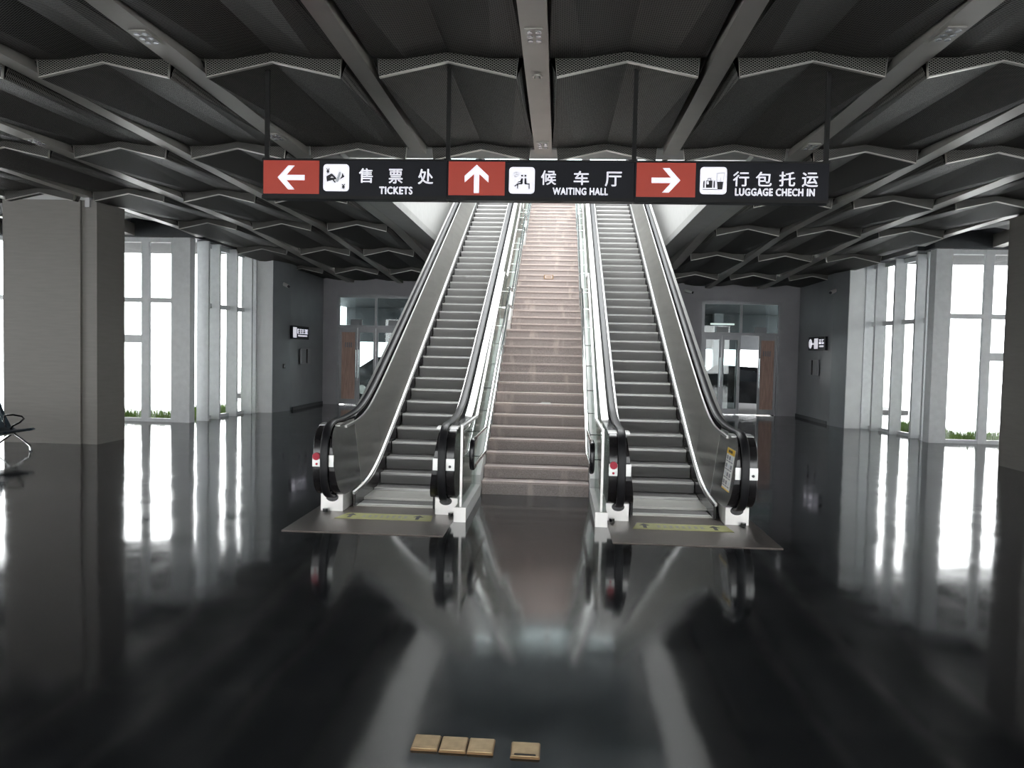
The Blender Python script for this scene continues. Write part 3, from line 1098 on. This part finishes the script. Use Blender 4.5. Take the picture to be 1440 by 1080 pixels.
def escalator(xc, label, poster_side, blue_side):
    r = empty('escalator', (xc, 0, 0))
    for s, btn in ((-1, True), (1, False)):
        balustrade(r, s, btn, poster_side == s)
    # steps
    ks = list(range(-4, 40))
    for k in ks:
        y = EY0 + 0.3555 * k
        if k == -3:
            y = EY0 - 0.3555 * 2 - 0.385
        if k == -4:
            y = EY0 - 0.3555 * 2 - 0.78
        z = max(esc_z(y, 0.012, 0.22), 0.012)
        if y > 24.6:
            break
        link('step', STEP_ME, r, (0, y, z))
    fp = obj('floor_plate', MB().box(-0.93 if xc < X0 else -0.82, 0.82 if xc < X0 else 0.93, 7.88, 9.25, 0.0, 0.008), M['floor_plate'], r)
    obj('plate_rim', MB().box(-0.93 if xc < X0 else -0.82, 0.82 if xc < X0 else 0.93, 7.86, 7.88, 0.0, 0.009), M['floor_plate'], fp)
    cb = obj('comb_plate', MB().box(-0.49, 0.49, 9.25, 9.38, 0.0, 0.012), M['steel'], r)
    b = MB()
    for i in range(32):
        x = -0.47 + i * 0.0303
        b.box(x - 0.008, x + 0.008, 9.38, 9.42, 0.0, 0.012)
    obj('comb_teeth', b, M['steel'], cb)
    # yellow caution film on the floor plate
    yf = obj('caution_film', MB().prism([(-0.55, 8.52), (0.58, 8.52), (0.55, 8.82), (-0.47, 8.82)], 'z', 0.008, 0.011), M['yellow'], fp)
    for s in (-1, 1):
        xx = s * 0.40
        ar = MB()
        ar.prism([(xx - 0.02, 8.58), (xx + 0.02, 8.58), (xx + 0.02, 8.7), (xx + 0.06, 8.7), (xx, 8.78), (xx - 0.06, 8.7), (xx - 0.02, 8.7)], 'z', 0.011, 0.013)
        obj('arrow_mark', ar, M['ink'], yf)
    tx = MB()
    for i in range(8):
        xx = -0.26 + i * 0.07
        tx.box(xx, xx + 0.045, 8.62, 8.635, 0.011, 0.0125)
        tx.box(xx + 0.017, xx + 0.026, 8.62, 8.72, 0.011, 0.0125)
        tx.box(xx, xx + 0.045, 8.69, 8.705, 0.011, 0.0125)
    obj('caution_marks', tx, M['ink_grey'], yf)
    # blue label low on the inner panel
    if blue_side:
        s = blue_side
        zz = 0.23
        obj('blue_label', MB().loft([[(s * 0.523, 9.72, 0.20), (s * 0.523, 9.95, 0.20), (s * 0.534, 9.95, 0.30), (s * 0.534, 9.72, 0.30)],
                                     [(s * 0.527, 9.72, 0.20), (s * 0.527, 9.95, 0.20), (s * 0.538, 9.95, 0.30), (s * 0.538, 9.72, 0.30)]]), M['blue'], r)
    # truss soffit
    rings = []
    for y in [9.6, 10.4] + [11.6 + i * 1.2 for i in range(12)]:
        zl = max(0.02, esc_z(y, 0.06, 0.55) - 1.0)
        rings.append([(-0.83, y, zl), (0.83, y, zl), (0.83, y, zl + 0.03), (-0.83, y, zl + 0.03)])
    obj('truss_soffit', MB().loft(rings), M['steel'], r)
    tag(r, label, 'escalator', 'escalators')


escalator(X0 - 1.715, 'escalator left of the stairs', 0, -1)
escalator(X0 + 1.715, 'escalator right of the stairs with a yellow-topped safety label', 1, 1)

# ------------------------------------------------------------------ staircase
RISE, RUN = 0.16, 0.31
SY, SZ = 10.32, 0.184
steps = []
y, z = SY, SZ
for fl in range(3):
    for k in range(15):
        steps.append((y, z, 1.14 if (k == 14) else RUN))
        y += 1.14 if k == 14 else RUN
        z += RISE
SHW = 0.738
stairs = empty('staircase', (X0, SY, 0))
for i, (y, z, dp) in enumerate(steps):
    if z > ZU + 0.05:
        break
    if z > ZU - 0.1:
        dp = 0.3
    b = MB()
    zl = max(0.0, z - 0.34)
    b.box(-SHW, SHW, y - SY + 0.02, y - SY + dp + 0.04, zl, z - 0.03, 0)
    b.box(-SHW, SHW, y - SY + 0.018, y - SY + dp + 0.02, z - 0.03, z - 0.001, 0)
    b.box(-SHW, SHW, y - SY, y - SY + 0.05, z - 0.03, z, 1)
    obj('step', b, [M['stair'], M['stair_nose']], stairs)
# profile line of the stair (nosing line, following the landings)
PROF = [(8.6, 0.0), (10.22, 0.0)]
yy, zz = SY, SZ
for fl in range(3):
    y1 = SY + fl * (14 * RUN + 1.14)
    z1 = SZ + fl * 15 * RISE
    if fl > 0:
        PROF.append((y1 - RUN, z1 - RISE))
    else:
        PROF.append((y1 - 0.1, z1 - 0.1))
    PROF.append((y1 + 14 * RUN, z1 + 14 * RISE))
PROF.append((26.4, PROF[-1][1]))


def stair_z(Y):
    for (a, za), (b, zb) in zip(PROF[:-1], PROF[1:]):
        if a <= Y <= b:
            return za + (zb - za) * (Y - a) / (b - a)
    return PROF[-1][1] if Y > PROF[-1][0] else 0.0


for s, nm in ((-1, 'left'), (1, 'right')):
    rt = empty('stair_balustrade', (X0 + s * 0.812, 8.6, 0))
    pr = []
    rings = []
    for (y, z) in PROF:
        zt = z + (0.155 if z < 0.01 else 0.20)
        zb2 = max(0.0, z - 0.45)
        rings.append([(-0.066, y - 8.6, zb2), (0.066, y - 8.6, zb2), (0.066, y - 8.6, zt), (-0.066, y - 8.6, zt)])
    obj('stringer', MB().loft(rings), M['stringer'], rt)
    obj('end_block', MB().box(-0.07, 0.07, -0.03, 0.0, 0, 0.17), M['steel_plate'], rt)
    # glass sheets
    ge = [8.66, 10.0, 11.3, 12.6, 13.9, 15.2, 16.5, 17.8, 19.1, 20.4, 21.7, 23.0, 24.3, 25.6]
    for a, b in zip(ge[:-1], ge[1:]):
        a2, b2 = a + 0.008, b - 0.008
        yk = [a2] + [p[0] for p in PROF if a2 < p[0] < b2] + [b2]
        rings = [[(-0.006, y - 8.6, stair_z(y) + 0.15), (0.006, y - 8.6, stair_z(y) + 0.15), (0.006, y - 8.6, stair_z(y) + 1.08), (-0.006, y - 8.6, stair_z(y) + 1.08)] for y in yk]
        obj('glass_panel', MB().loft(rings), M['rglass'], rt)
    obj('front_edge', MB().box(-0.013, 0.013, 0.03, 0.06, 0.155, 1.12), M['steel_plate'], rt)
    yk = [p[0] for p in PROF if p[0] > 8.6] + [8.66]
    yk = sorted(yk)
    rings = [[(-0.016, y - 8.6, stair_z(y) + 1.075), (0.016, y - 8.6, stair_z(y) + 1.075), (0.016, y - 8.6, stair_z(y) + 1.105), (-0.016, y - 8.6, stair_z(y) + 1.105)] for y in yk]
    obj('glass_cap', MB().loft(rings), M['steel_hi'], rt)
    hx = -s * 0.115
    # two-tier hand rail joined by a loop at the front
    def rail(dz, zf):
        pts = [(hx, 8.95 - 8.6, zf), (hx, 10.3 - 8.6, zf)]
        for (y, z) in PROF[2:]:
            pts.append((hx, y - 8.6, max(zf, z + dz)))
        return pts
    for dz, zf in ((0.80, 0.93), (0.46, 0.60)):
        pts = rail(dz, zf)
        obj('hand_rail', MB().tube(pts, 0.021, 10), M['chrome'], rt, smooth=50)
    lp = [(hx, 8.96 - 8.6, 0.93)]
    for i in range(17):
        a = PI / 2 + PI * i / 16
        lp.append((hx, 8.80 - 8.6 + 0.12 * math.cos(a), (0.81 if i < 8 else 0.765 if i == 8 else 0.72) + 0.12 * math.sin(a)))
    lp.append((hx, 8.96 - 8.6, 0.60))
    obj('rail_end_loop', MB().tube(lp, 0.03, 10), M['rubber'], rt, smooth=50)
    for yb in [10.0, 11.3, 12.6, 13.9, 15.2, 16.5, 17.8, 19.1, 20.4, 21.7, 23.0, 24.3]:
        for dz, zf in ((0.80, 0.93), (0.46, 0.60)):
            zz = max(zf, stair_z(yb) + dz) if yb > 10.3 else zf
            obj('rail_bracket', MB().tube([(0, yb - 8.6, zz - 0.03), (hx, yb - 8.6, zz - 0.03), (hx, yb - 8.6, zz)], 0.009, 6), M['chrome'], rt)
    tag(rt, 'glass and steel balustrade along the %s edge of the stairs' % nm, 'balustrade', 'stair balustrades')
tag(stairs, 'stained pinkish brown stone staircase between the two escalators', 'stairs')
# small framed notice on an upper riser
py = ony(771.5, 389.5, 17.9)
ys_ = [st for st in steps if abs(st[1] - 0.08 - py.z) < 0.09][0]
c = ony(771.5, 389.5, ys_[0])
nt_ = empty('riser_notice', (c.x, ys_[0] + 0.0075, c.z - 0.05))
obj('frame', MB().box(-0.115, 0.115, -0.008, 0.012, 0.0, 0.10), M['brass_dk'], nt_)
obj('plate', MB().box(-0.09, 0.09, -0.011, -0.006, 0.015, 0.085), M['stair_nose'], nt_)
obj('mark', MB().box(-0.06, 0.06, -0.0125, -0.011, 0.04, 0.06), M['brass_dk'], nt_)
nt_.parent = stairs
nt_.location = (nt_.location.x - X0, nt_.location.y - SY, nt_.location.z)
nt_['label'] = 'small brass framed notice fixed to an upper stair riser'
# crumpled scrap on a lower step
kk = 6
c = ony(764, 559, steps[kk][0] + 0.1)
sc = MB()
sc.prism([(-0.12, 0.0), (0.10, -0.02), (0.13, 0.06), (-0.04, 0.09)], 'z', 0.0, 0.004)
sc.prism([(-0.04, 0.04), (0.12, 0.03), (0.11, 0.07), (-0.02, 0.10)], 'z', 0.004, 0.02)
tag(obj('paper_scrap', sc, M['paper'], None, (c.x, steps[kk][0] + 0.06, steps[kk][1] + 0.001)), 'pale paper scrap lying on a lower stair step', 'paper')

# ------------------------------------------------------------------ hanging signs
SGY = 7.62


def text_mesh(body, size, bold=0.0, ext=0.003):
    cu = bpy.data.curves.new('txt', 'FONT')
    cu.body = body
    cu.size = size
    cu.extrude = ext
    cu.offset = bold
    cu.align_x = 'CENTER'
    cu.resolution_u = 3
    if len(body) > 1:
        cu.space_character = 1.1
    o = bpy.data.objects.new('txt', cu)
    COL.objects.link(o)
    dg = bpy.context.evaluated_depsgraph_get()
    me = bpy.data.meshes.new_from_object(o.evaluated_get(dg))
    bpy.data.objects.remove(o, do_unlink=True)
    return me


def text_obj(name, body, x0, x1, z0, z1, y, m, parent, bold=0.0, size=0.1):
    """text fitted into the rectangle x0..x1, z0..z1 on the plane y (parent space), facing -y"""
    me = text_mesh(body, size, 0.0)
    vs = [v.co.copy() for v in me.vertices]
    if not vs:
        return None
    ax, bx_ = min(v.x for v in vs), max(v.x for v in vs)
    ay, by = min(v.y for v in vs), max(v.y for v in vs)
    for v in me.vertices:
        u = (v.co.x - ax) / max(bx_ - ax, 1e-6)
        t = (v.co.y - ay) / max(by - ay, 1e-6)
        v.co = (x0 + (x1 - x0) * u, y - v.co.z, z0 + (z1 - z0) * t)
    if bold:
        base = [v.co.copy() for v in me.vertices]
        pol = [tuple(p.vertices) for p in me.polygons]
        vs2, fs2 = [], []
        for dx, dz, dy in ((0, 0, 0), (bold, 0, 0.0004), (-bold, 0, 0.0008), (0, bold, 0.0012), (0, -bold, 0.0016)):
            n0 = len(vs2)
            vs2 += [(v.x + dx, v.y - dy, v.z + dz) for v in base]
            fs2 += [tuple(n0 + i for i in p) for p in pol]
        me = bpy.data.meshes.new(name)
        me.from_pydata(vs2, [], fs2)
    me.materials.clear()
    me.materials.append(m)
    return link(name, me, parent)


def poly(name, pts, y0, y1, m, parent):
    return obj(name, MB().prism(pts, 'y', y0, y1), m, parent)


def rrect(x0, x1, z0, z1, r, n=5):
    pts = []
    for (cx, cz, a0) in ((x1 - r, z1 - r, 0), (x0 + r, z1 - r, PI / 2), (x0 + r, z0 + r, PI), (x1 - r, z0 + r, 1.5 * PI)):
        for i in range(n + 1):
            a = a0 + PI / 2 * i / n
            pts.append((cx + r * math.cos(a), cz + r * math.sin(a)))
    return pts


SZ0, SZ1 = 3.49, 3.895


def sign(pxl, pxr, red, arrow, pict, chars, eng, label):
    xl, xr = ony(pxl, 250, SGY).x, ony(pxr, 250, SGY).x
    xc = (xl + xr) / 2
    r = empty('hanging_sign', (xc, SGY, SZ0))
    Hh = SZ1 - SZ0

    def X(px):
        return ony(px, 250, SGY).x - xc
    hw = (xr - xl) / 2
    obj('housing', MB().box(-hw, hw, 0.0, 0.12, 0, Hh), M['sign'], r, bevel=0.006)
    obj('bottom_frame', MB().box(-hw, hw, -0.012, 0.0, 0, 0.035), M['rod'], r)
    obj('top_frame', MB().box(-hw, hw, -0.012, 0.0, Hh - 0.015, Hh), M['rod'], r)
    rp = obj('arrow_panel', MB().box(X(red[0]), X(red[1]), -0.008, 0.0, 0.05, Hh - 0.02), M['sign_red'], r)
    cxr, cz = (X(red[0]) + X(red[1])) / 2, Hh / 2 + 0.01
    # arrow drawn pointing up, then turned
    a = [(-0.026, -0.14), (0.026, -0.14), (0.026, 0.05), (0.12, -0.035), (0.12, 0.03), (0.0, 0.14), (-0.12, 0.03), (-0.12, -0.035), (-0.026, 0.05)]
    th = {'up': 0, 'left': PI / 2, 'right': -PI / 2}[arrow]
    pts = [(cxr + u * math.cos(th) - v * math.sin(th), cz + u * math.sin(th) + v * math.cos(th)) for u, v in a]
    poly('arrow', pts, -0.012, -0.008, M['sign_white'], rp)
    x0, x1 = X(pict[0]), X(pict[1])
    zc = Hh / 2 + (0.012 if arrow != 'up' else 0.0)
    hz = (x1 - x0) / 2 * 1.02
    pp = poly('pictogram', rrect(x0, x1, zc - hz, zc + hz, 0.035), -0.008, 0.0, M['sign_white'], r)
    sx = x1 - x0

    def U(pts):
        return [(x0 + sx * u, zc + hz * (1 - 2 * v)) for u, v in pts]
    ya, yb = -0.011, -0.008
    if arrow == 'left':
        poly('hand', U([(0.12, 0.45), (0.33, 0.34), (0.48, 0.47), (0.52, 0.55), (0.42, 0.58), (0.5, 0.68), (0.44, 0.69), (0.36, 0.59), (0.14, 0.65)]), ya, yb, M['ink'], pp)
        poly('palm_gap', U([(0.28, 0.5), (0.34, 0.46), (0.41, 0.5)]), ya - 0.002, ya, M['sign_white'], pp)
        poly('note', U([(0.62, 0.27), (0.7, 0.3), (0.58, 0.67), (0.48, 0.64)]), ya, yb, M['ink_pale'], pp)
        poly('receiving_hand', U([(0.73, 0.32), (0.84, 0.46), (0.62, 0.58), (0.72, 0.45)]), ya, yb, M['ink'], pp)
        for (u, v) in ((0.18, 0.24), (0.79, 0.82)):
            b = MB()
            def seg(a1, a2, t=0.016):
                p0, p1 = Vector(a1), Vector(a2)
                dd = (p1 - p0).normalized()
                nn = Vector((-dd.y, dd.x)) * t
                b.prism(U([(p0 + nn)[:], (p1 + nn)[:], (p1 - nn)[:], (p0 - nn)[:]]), 'y', ya, yb)
            seg((u - 0.06, v - 0.09), (u, v))
            seg((u + 0.06, v - 0.09), (u, v))
            seg((u, v), (u, v + 0.1))
            seg((u - 0.06, v + 0.015), (u + 0.06, v + 0.015))
            seg((u - 0.06, v + 0.055), (u + 0.06, v + 0.055))
            obj('yuan_mark', b, M['ink'], pp)
    elif arrow == 'up':
        poly('clock', U([(0.28 + 0.1 * math.cos(a), 0.28 + 0.1 * math.sin(a)) for a in [2 * PI * i / 20 for i in range(20)]]), ya, yb, M['ink_pale'], pp)
        poly('clock_face', U([(0.28 + 0.075 * math.cos(a), 0.28 + 0.075 * math.sin(a)) for a in [2 * PI * i / 20 for i in range(20)]]), ya - 0.002, ya, M['sign_white'], pp)
        b = MB()
        b.prism(U([(0.27, 0.2), (0.29, 0.2), (0.29, 0.27), (0.34, 0.27), (0.34, 0.29), (0.27, 0.29)]), 'y', ya - 0.004, ya - 0.002)
        obj('clock_hands', b, M['ink_grey'], pp)
        for u in (0.505, 0.64):
            poly('head', U([(u + 0.04 * math.cos(a), 0.325 + 0.04 * math.sin(a)) for a in [2 * PI * i / 16 for i in range(16)]]), ya, yb, M['ink'], pp)
        poly('seated_figure', U([(0.48, 0.42), (0.54, 0.42), (0.54, 0.62), (0.5, 0.66), (0.37, 0.66), (0.36, 0.82), (0.32, 0.82), (0.32, 0.68), (0.24, 0.74), (0.21, 0.72), (0.34, 0.61), (0.45, 0.6), (0.45, 0.57), (0.34, 0.59), (0.33, 0.56), (0.44, 0.52)]), ya, yb, M['ink'], pp)
        poly('seated_figure', U([(0.6, 0.42), (0.68, 0.42), (0.69, 0.61), (0.81, 0.62), (0.81, 0.83), (0.77, 0.83), (0.77, 0.66), (0.62, 0.66), (0.6, 0.62)]), ya, yb, M['ink'], pp)
    else:
        poly('suitcase', U([(0.22, 0.5), (0.46, 0.5), (0.46, 0.77), (0.22, 0.77)]), ya, yb, M['ink'], pp)
        b = MB()
        b.prism(U([(0.28, 0.5), (0.28, 0.41), (0.41, 0.41), (0.41, 0.5), (0.39, 0.5), (0.39, 0.44), (0.30, 0.44), (0.30, 0.5)]), 'y', ya, yb)
        obj('suitcase_handle', b, M['ink_grey'], pp)
        poly('suitcase_tag', U([(0.24, 0.53), (0.32, 0.53), (0.32, 0.64), (0.25, 0.64)]), ya - 0.002, ya, M['sign_white'], pp)
        for u in (0.12, 0.505):
            poly('side_strap', U([(u, 0.52), (u + 0.05, 0.5), (u + 0.05, 0.77), (u, 0.77)]), ya, yb, M['ink'], pp)
        poly('bag', U([(0.63, 0.54), (0.87, 0.54), (0.84, 0.83), (0.66, 0.83)]), ya, yb, M['ink'], pp)
        b = MB()
        b.prism(U([(0.62, 0.53), (0.61, 0.22), (0.91, 0.2), (0.88, 0.53), (0.87, 0.53), (0.89, 0.23), (0.63, 0.24), (0.64, 0.53)]), 'y', ya, yb)
        b.prism(U([(0.75, 0.53), (0.76, 0.35), (0.775, 0.35), (0.765, 0.53)]), 'y', ya, yb)
        obj('bag_frame', b, M['ink_pale'], pp)
        poly('shelf_line', U([(0.1, 0.82), (0.66, 0.82), (0.66, 0.845), (0.1, 0.845)]), ya, yb, M['ink_grey'], pp)
    for ch, (a0, a1), (v0, v1) in chars:
        za, zb = ony((a0 + a1) / 2, v1, SGY).z - SZ0, ony((a0 + a1) / 2, v0, SGY).z - SZ0
        text_obj('chinese_character', ch, X(a0), X(a1), za, zb, -0.003, M['sign_white'], r, bold=0.0013)
    body, (a0, a1), (v0, v1) = eng
    za, zb = ony((a0 + a1) / 2, v1, SGY).z - SZ0, ony((a0 + a1) / 2, v0, SGY).z - SZ0
    text_obj('english_text', body, X(a0), X(a1), za, zb, -0.003, M['sign_white'], r, bold=0.0024)
    tag(r, label, 'sign', 'hanging direction signs')


sign(369, 628.7, (371, 449), 'left', (455, 491),
     [('售', (505, 524), (237, 257)), ('票', (547, 566), (238, 258)), ('处', (588, 609), (238, 259))],
     ('TICKETS', (534, 580), (263, 273)), 'black hanging sign reading TICKETS with a left arrow on red')
sign(628.9, 892.1, (631, 710), 'up', (716, 752),
     [('候', (761, 782), (240, 260)), ('车', (807, 828), (241, 260)), ('厅', (851, 874), (242, 262))],
     ('WAITING HALL', (778, 855), (264.5, 274)), 'black hanging sign reading WAITING HALL with an up arrow on red')
sign(892.3, 1166, (895, 978), 'right', (984.5, 1022),
     [('行', (1031, 1053), (241.5, 262)), ('包', (1063, 1085), (242, 262)), ('托', (1096, 1118), (242, 262)), ('运', (1128, 1150), (243, 263))],
     ('LUGGAGE CHECH IN', (1034.5, 1146), (265.5, 275.5)), 'black hanging sign reading LUGGAGE CHECH IN with a right arrow on red')
for px, lb in ((372.5, 'left end of the ticket sign'), (628.8, 'joint of the ticket and waiting hall signs'), (892.2, 'joint of the waiting hall and luggage signs'), (1164.5, 'right end of the luggage sign')):
    x = ony(px, 225, SGY).x
    rr_ = empty('sign_hanger', (x, SGY + 0.06, SZ1))
    obj('rod', MB().box(-0.022, 0.022, -0.015, 0.015, 0, 5.25 - SZ1), M['rod'], rr_)
    obj('foot_clamp', MB().box(-0.035, 0.035, -0.03, 0.03, -0.0, 0.02), M['rod'], rr_)
    tag(rr_, 'dark hanger rod from the ceiling to the %s' % lb, 'hanger', 'sign hanger rods')

# ------------------------------------------------------------------ ceiling fittings
def downlight(x, y, label):
    z = ZBEAM
    r = empty('downlight_panel', (x, y, z))
    obj('frame', MB().box(-0.08, 0.08, -0.16, 0.16, -0.012, -0.001), M['beam'], r)
    for a in (-0.038, 0.038):
        for b in (-0.09, 0.0, 0.09):
            obj('lens', MB().cyl((a, b), 0.026, 'z', -0.02, -0.012, 12), M['dlight'], r)
    tag(r, label, 'light', 'six-lens downlights on the beams')


downlight(X0, 6.75, 'unlit six-lens downlight on the central beam near the camera')
downlight(X0, 10.25, 'unlit six-lens downlight at the far end of the central beam above the sign')
downlight(X0 - 2 * P, 6.75, 'unlit six-lens downlight on the second beam left of centre, near')
downlight(X0 + 2 * P, 6.75, 'unlit six-lens downlight on the second beam right of centre, near')
downlight(X0 + 2 * P, 10.25, 'unlit six-lens downlight on the second beam right of centre, above the luggage sign')
downlight(X0 - 2 * P, 9.9, 'unlit six-lens downlight on the second beam left of centre, above the ticket sign')
downlight(X0 - 4 * P, 10.2, 'unlit six-lens downlight on the fourth beam left of centre')
sd = empty('smoke_detector', (X0, 7.72, ZBEAM))
obj('base', MB().cyl((0, 0), 0.05, 'z', -0.012, -0.001, 20), M['lip'], sd, smooth=40)
obj('sensor', MB().cyl((0, 0), 0.032, 'z', -0.035, -0.012, 16), M['beam'], sd, smooth=40)
tag(sd, 'round smoke detector on the central beam', 'detector')

# ------------------------------------------------------------------ wall fittings
def wall_sign(x, y0, y1, nrm, arrow, label):
    """lit sign box on a side wall, nrm = +1 faces +x"""
    r = empty('wall_sign', (x, (y0 + y1) / 2, 2.24))
    w_ = abs(y1 - y0) / 2
    obj('box', MB().box(*sorted((0, nrm * 0.08)), -w_, w_, 0, 0.42), M['sign'], r)
    xa, xb = sorted((nrm * 0.08, nrm * 0.086))
    # reading direction: for a wall facing +x text runs towards +y ; facing -x towards -y
    d = 1 if nrm > 0 else -1

    def rect(name, u0, u1, z0, z1):
        a, b = sorted((d * (-w_ + u0 * 2 * w_), d * (-w_ + u1 * 2 * w_)))
        return obj(name, MB().box(xa, xb, a, b, z0, z1), M['sign_white'], r)
    if not arrow:
        rect('pictogram', 0.02, 0.22, 0.05, 0.37)
        for i in range(5):
            u = 0.28 + i * 0.14
            b = MB()
            for (p, q, z0, z1) in ((0.0, 0.1, 0.30, 0.325), (0.0, 0.1, 0.245, 0.265), (0.0, 0.1, 0.18, 0.205), ((0.0, 0.04, 0.03, 0.07, 0.0)[i], (0.025, 0.065, 0.055, 0.095, 0.025)[i], 0.18, 0.325)):
                a, c2 = sorted((d * (-w_ + (u + p) * 2 * w_), d * (-w_ + (u + q) * 2 * w_)))
                b.box(xa, xb, a, c2, z0, z1)
            obj('character_mark', b, M['sign_white'], r)
        rect('subtitle_mark', 0.32, 0.88, 0.09, 0.14)
    else:
        c = -w_ + 0.12 * 2 * w_
        obj('round_symbol', MB().cyl((d * c, 0.21), 0.15, 'x', xa, xb, 20), M['sign_white'], r)
        rect('link_bar', 0.2, 0.36, 0.18, 0.23)
        rect('pictogram', 0.36, 0.58, 0.05, 0.37)
        for i in range(2):
            u = 0.66 + i * 0.16
            b = MB()
            for (p, q, z0, z1) in ((0.0, 0.1, 0.31, 0.335), (0.0, 0.1, 0.2, 0.225), (0.0 if i else 0.04, 0.025 if i else 0.06, 0.2, 0.335), (0.075 if i else 0.0, 0.1, 0.2, 0.26)):
                a, c2 = sorted((d * (-w_ + (u + p) * 2 * w_), d * (-w_ + (u + q) * 2 * w_)))
                b.box(xa, xb, a, c2, z0, z1)
            obj('character_mark', b, M['sign_white'], r)
        rect('subtitle_mark', 0.68, 0.92, 0.1, 0.15)
    tag(r, label, 'sign', 'small lit wall signs')


wall_sign(-8.345, 23.0, 24.5, 1, False, 'small lit sign on the dark wall left of the left doors')
wall_sign(8.095, 23.35, 24.85, -1, True, 'small lit sign with a round symbol on the wall right of the right doors')


def wall_panel(x, y, nrm, label):
    r = empty('alarm_panel', (x, y, 1.45))
    obj('case', MB().box(*sorted((0, nrm * 0.05)), -0.45, 0.45, 0, 0.5), M['alu'], r, bevel=0.01)
    obj('cover', MB().box(*sorted((nrm * 0.05, nrm * 0.06)), -0.4, 0.0, 0.05, 0.45), M['wall'], r)
    obj('strip', MB().box(*sorted((nrm * 0.05, nrm * 0.065)), 0.04, 0.12, 0.02, 0.48), M['plastic'], r)
    tag(r, label, 'panel', 'wall panels under the lit signs')


wall_panel(-8.335, 24.3, 1, 'grey wall panel under the left lit sign')
wall_panel(8.095, 24.45, -1, 'grey wall panel under the right lit sign')


def cctv(loc, dirv, label):
    r = empty('security_camera', loc)
    d = Vector(dirv).normalized()
    obj('wall_bracket', MB().tube([(0, 0, 0), Vector((d.x * 0.10, d.y * 0.1, -0.0))], 0.022, 8), M['alu'], r)
    p0 = d * 0.06
    t = Vector((d.x * 0.3, d.y * 0.3 - 0.25, -0.12)).normalized()
    obj('housing', MB().tube([p0 + t * -0.05, p0 + t * 0.26], 0.055, 12), M['paper'], r, smooth=40)
    obj('lens', MB().tube([p0 + t * 0.262, p0 + t * 0.275], 0.045, 12), M['ink'], r)
    tag(r, label, 'camera', 'security cameras')


cctv((-8.5, 22.7, 3.9), (1, 0, 0), 'security camera high on the left recess wall')
cctv((8.16, 22.9, 4.0), (-1, 0, 0), 'security camera high on the right recess wall')
cctv((4.2, 26.05, 4.2), (1, 0, 0), 'security camera on the wall corner behind the right escalator')
th_ = empty('thermostat', (-8.45, 22.75, 1.32))
obj('case', MB().box(0, 0.03, -0.06, 0.06, 0, 0.14), M['plastic'], th_, bevel=0.004)
obj('dial', MB().cyl((0, 0.07), 0.03, 'x', 0.03, 0.036, 12), M['alu'], th_)
tag(th_, 'small black switch box on the left recess wall', 'switch')

# ------------------------------------------------------------------ brass floor sockets
for i, (xa, ya, yw, lb, open_) in enumerate(((-0.683, 3.597, 0.135, 'leftmost brass floor socket of the row of three', False),
                                             (-0.543, 3.592, 0.135, 'middle brass floor socket of the row of three', False),
                                             (-0.405, 3.590, 0.132, 'rightmost brass floor socket of the row of three', False),
                                             (-0.190, 3.575, 0.145, 'single brass floor socket standing apart on the right', True))):
    r = empty('floor_socket', (xa, ya, 0), 0.0)
    W_ = yw
    obj('frame', MB().box(0, W_, 0, 0.142, 0, 0.008), M['brass_dk'], r, bevel=0.002)
    ld = obj('lid', MB().box(0.005, W_ - 0.005, 0.005, 0.137, 0.008, 0.014), M['brass'], r, bevel=0.002)
    obj('lid_inset', MB().box(0.02, W_ - 0.02, 0.024, 0.118, 0.014, 0.0155), M['brass'], ld, bevel=0.001)
    if open_:
        obj('finger_slot', MB().box(0.02, W_ - 0.02, 0.012, 0.02, 0.014, 0.0165), M['ink'], ld)
    tag(r, lb, 'floor socket', 'brass floor sockets')

# ------------------------------------------------------------------ bench at the left edge
bn = empty('waiting_bench', (-10.05, 12.4, 0))
pro_seat = [(0.66, 0.40), (0.62, 0.425), (0.42, 0.40), (0.3, 0.39), (0.2, 0.44), (0.08, 0.66), (0.0, 0.86), (-0.03, 0.86), (0.04, 0.64), (0.15, 0.40), (0.26, 0.345), (0.4, 0.355), (0.6, 0.375)]
for i in range(2):
    y0 = -0.72 + i * 0.62
    obj('seat', MB().prism(pro_seat, 'y', y0, y0 + 0.56), M['seat'], bn, smooth=40, bevel=0.006)
obj('beam', MB().box(0.2, 0.28, -0.75, 0.66, 0.30, 0.35), M['steel'], bn)
for y in (-0.72, 0.58):
    lg = MB()
    lg.tube([(0.24, y, 0.32), (0.40, y, 0.22), (0.56, y, 0.10), (0.575, y, 0.02)], 0.024, 8)
    lg.tube([(0.24, y, 0.32), (0.10, y, 0.22), (-0.06, y, 0.10), (-0.075, y, 0.02)], 0.024, 8)
    l_ = obj('leg', lg, M['chrome'], bn, smooth=50)
    for x in (0.575, -0.075):
        obj('foot', MB().cyl((x, y), 0.03, 'z', 0.0, 0.022, 12), M['rubber'], l_)
for y in (-0.74, -0.13, 0.52):
    obj('armrest', MB().tube([(0.16, y, 0.40), (0.12, y, 0.52), (0.14, y, 0.64), (0.3, y, 0.655), (0.46, y, 0.63), (0.50, y, 0.59), (0.42, y, 0.52), (0.3, y, 0.46), (0.24, y, 0.40)], 0.016, 8), M['rubber'], bn, smooth=50)
obj('seat', MB().prism(pro_seat, 'y', 0.53, 0.60), M['seat'], bn, smooth=40)
tag(bn, 'dark blue waiting bench with chrome legs at the left edge', 'bench')

print('objects', len(bpy.data.objects))
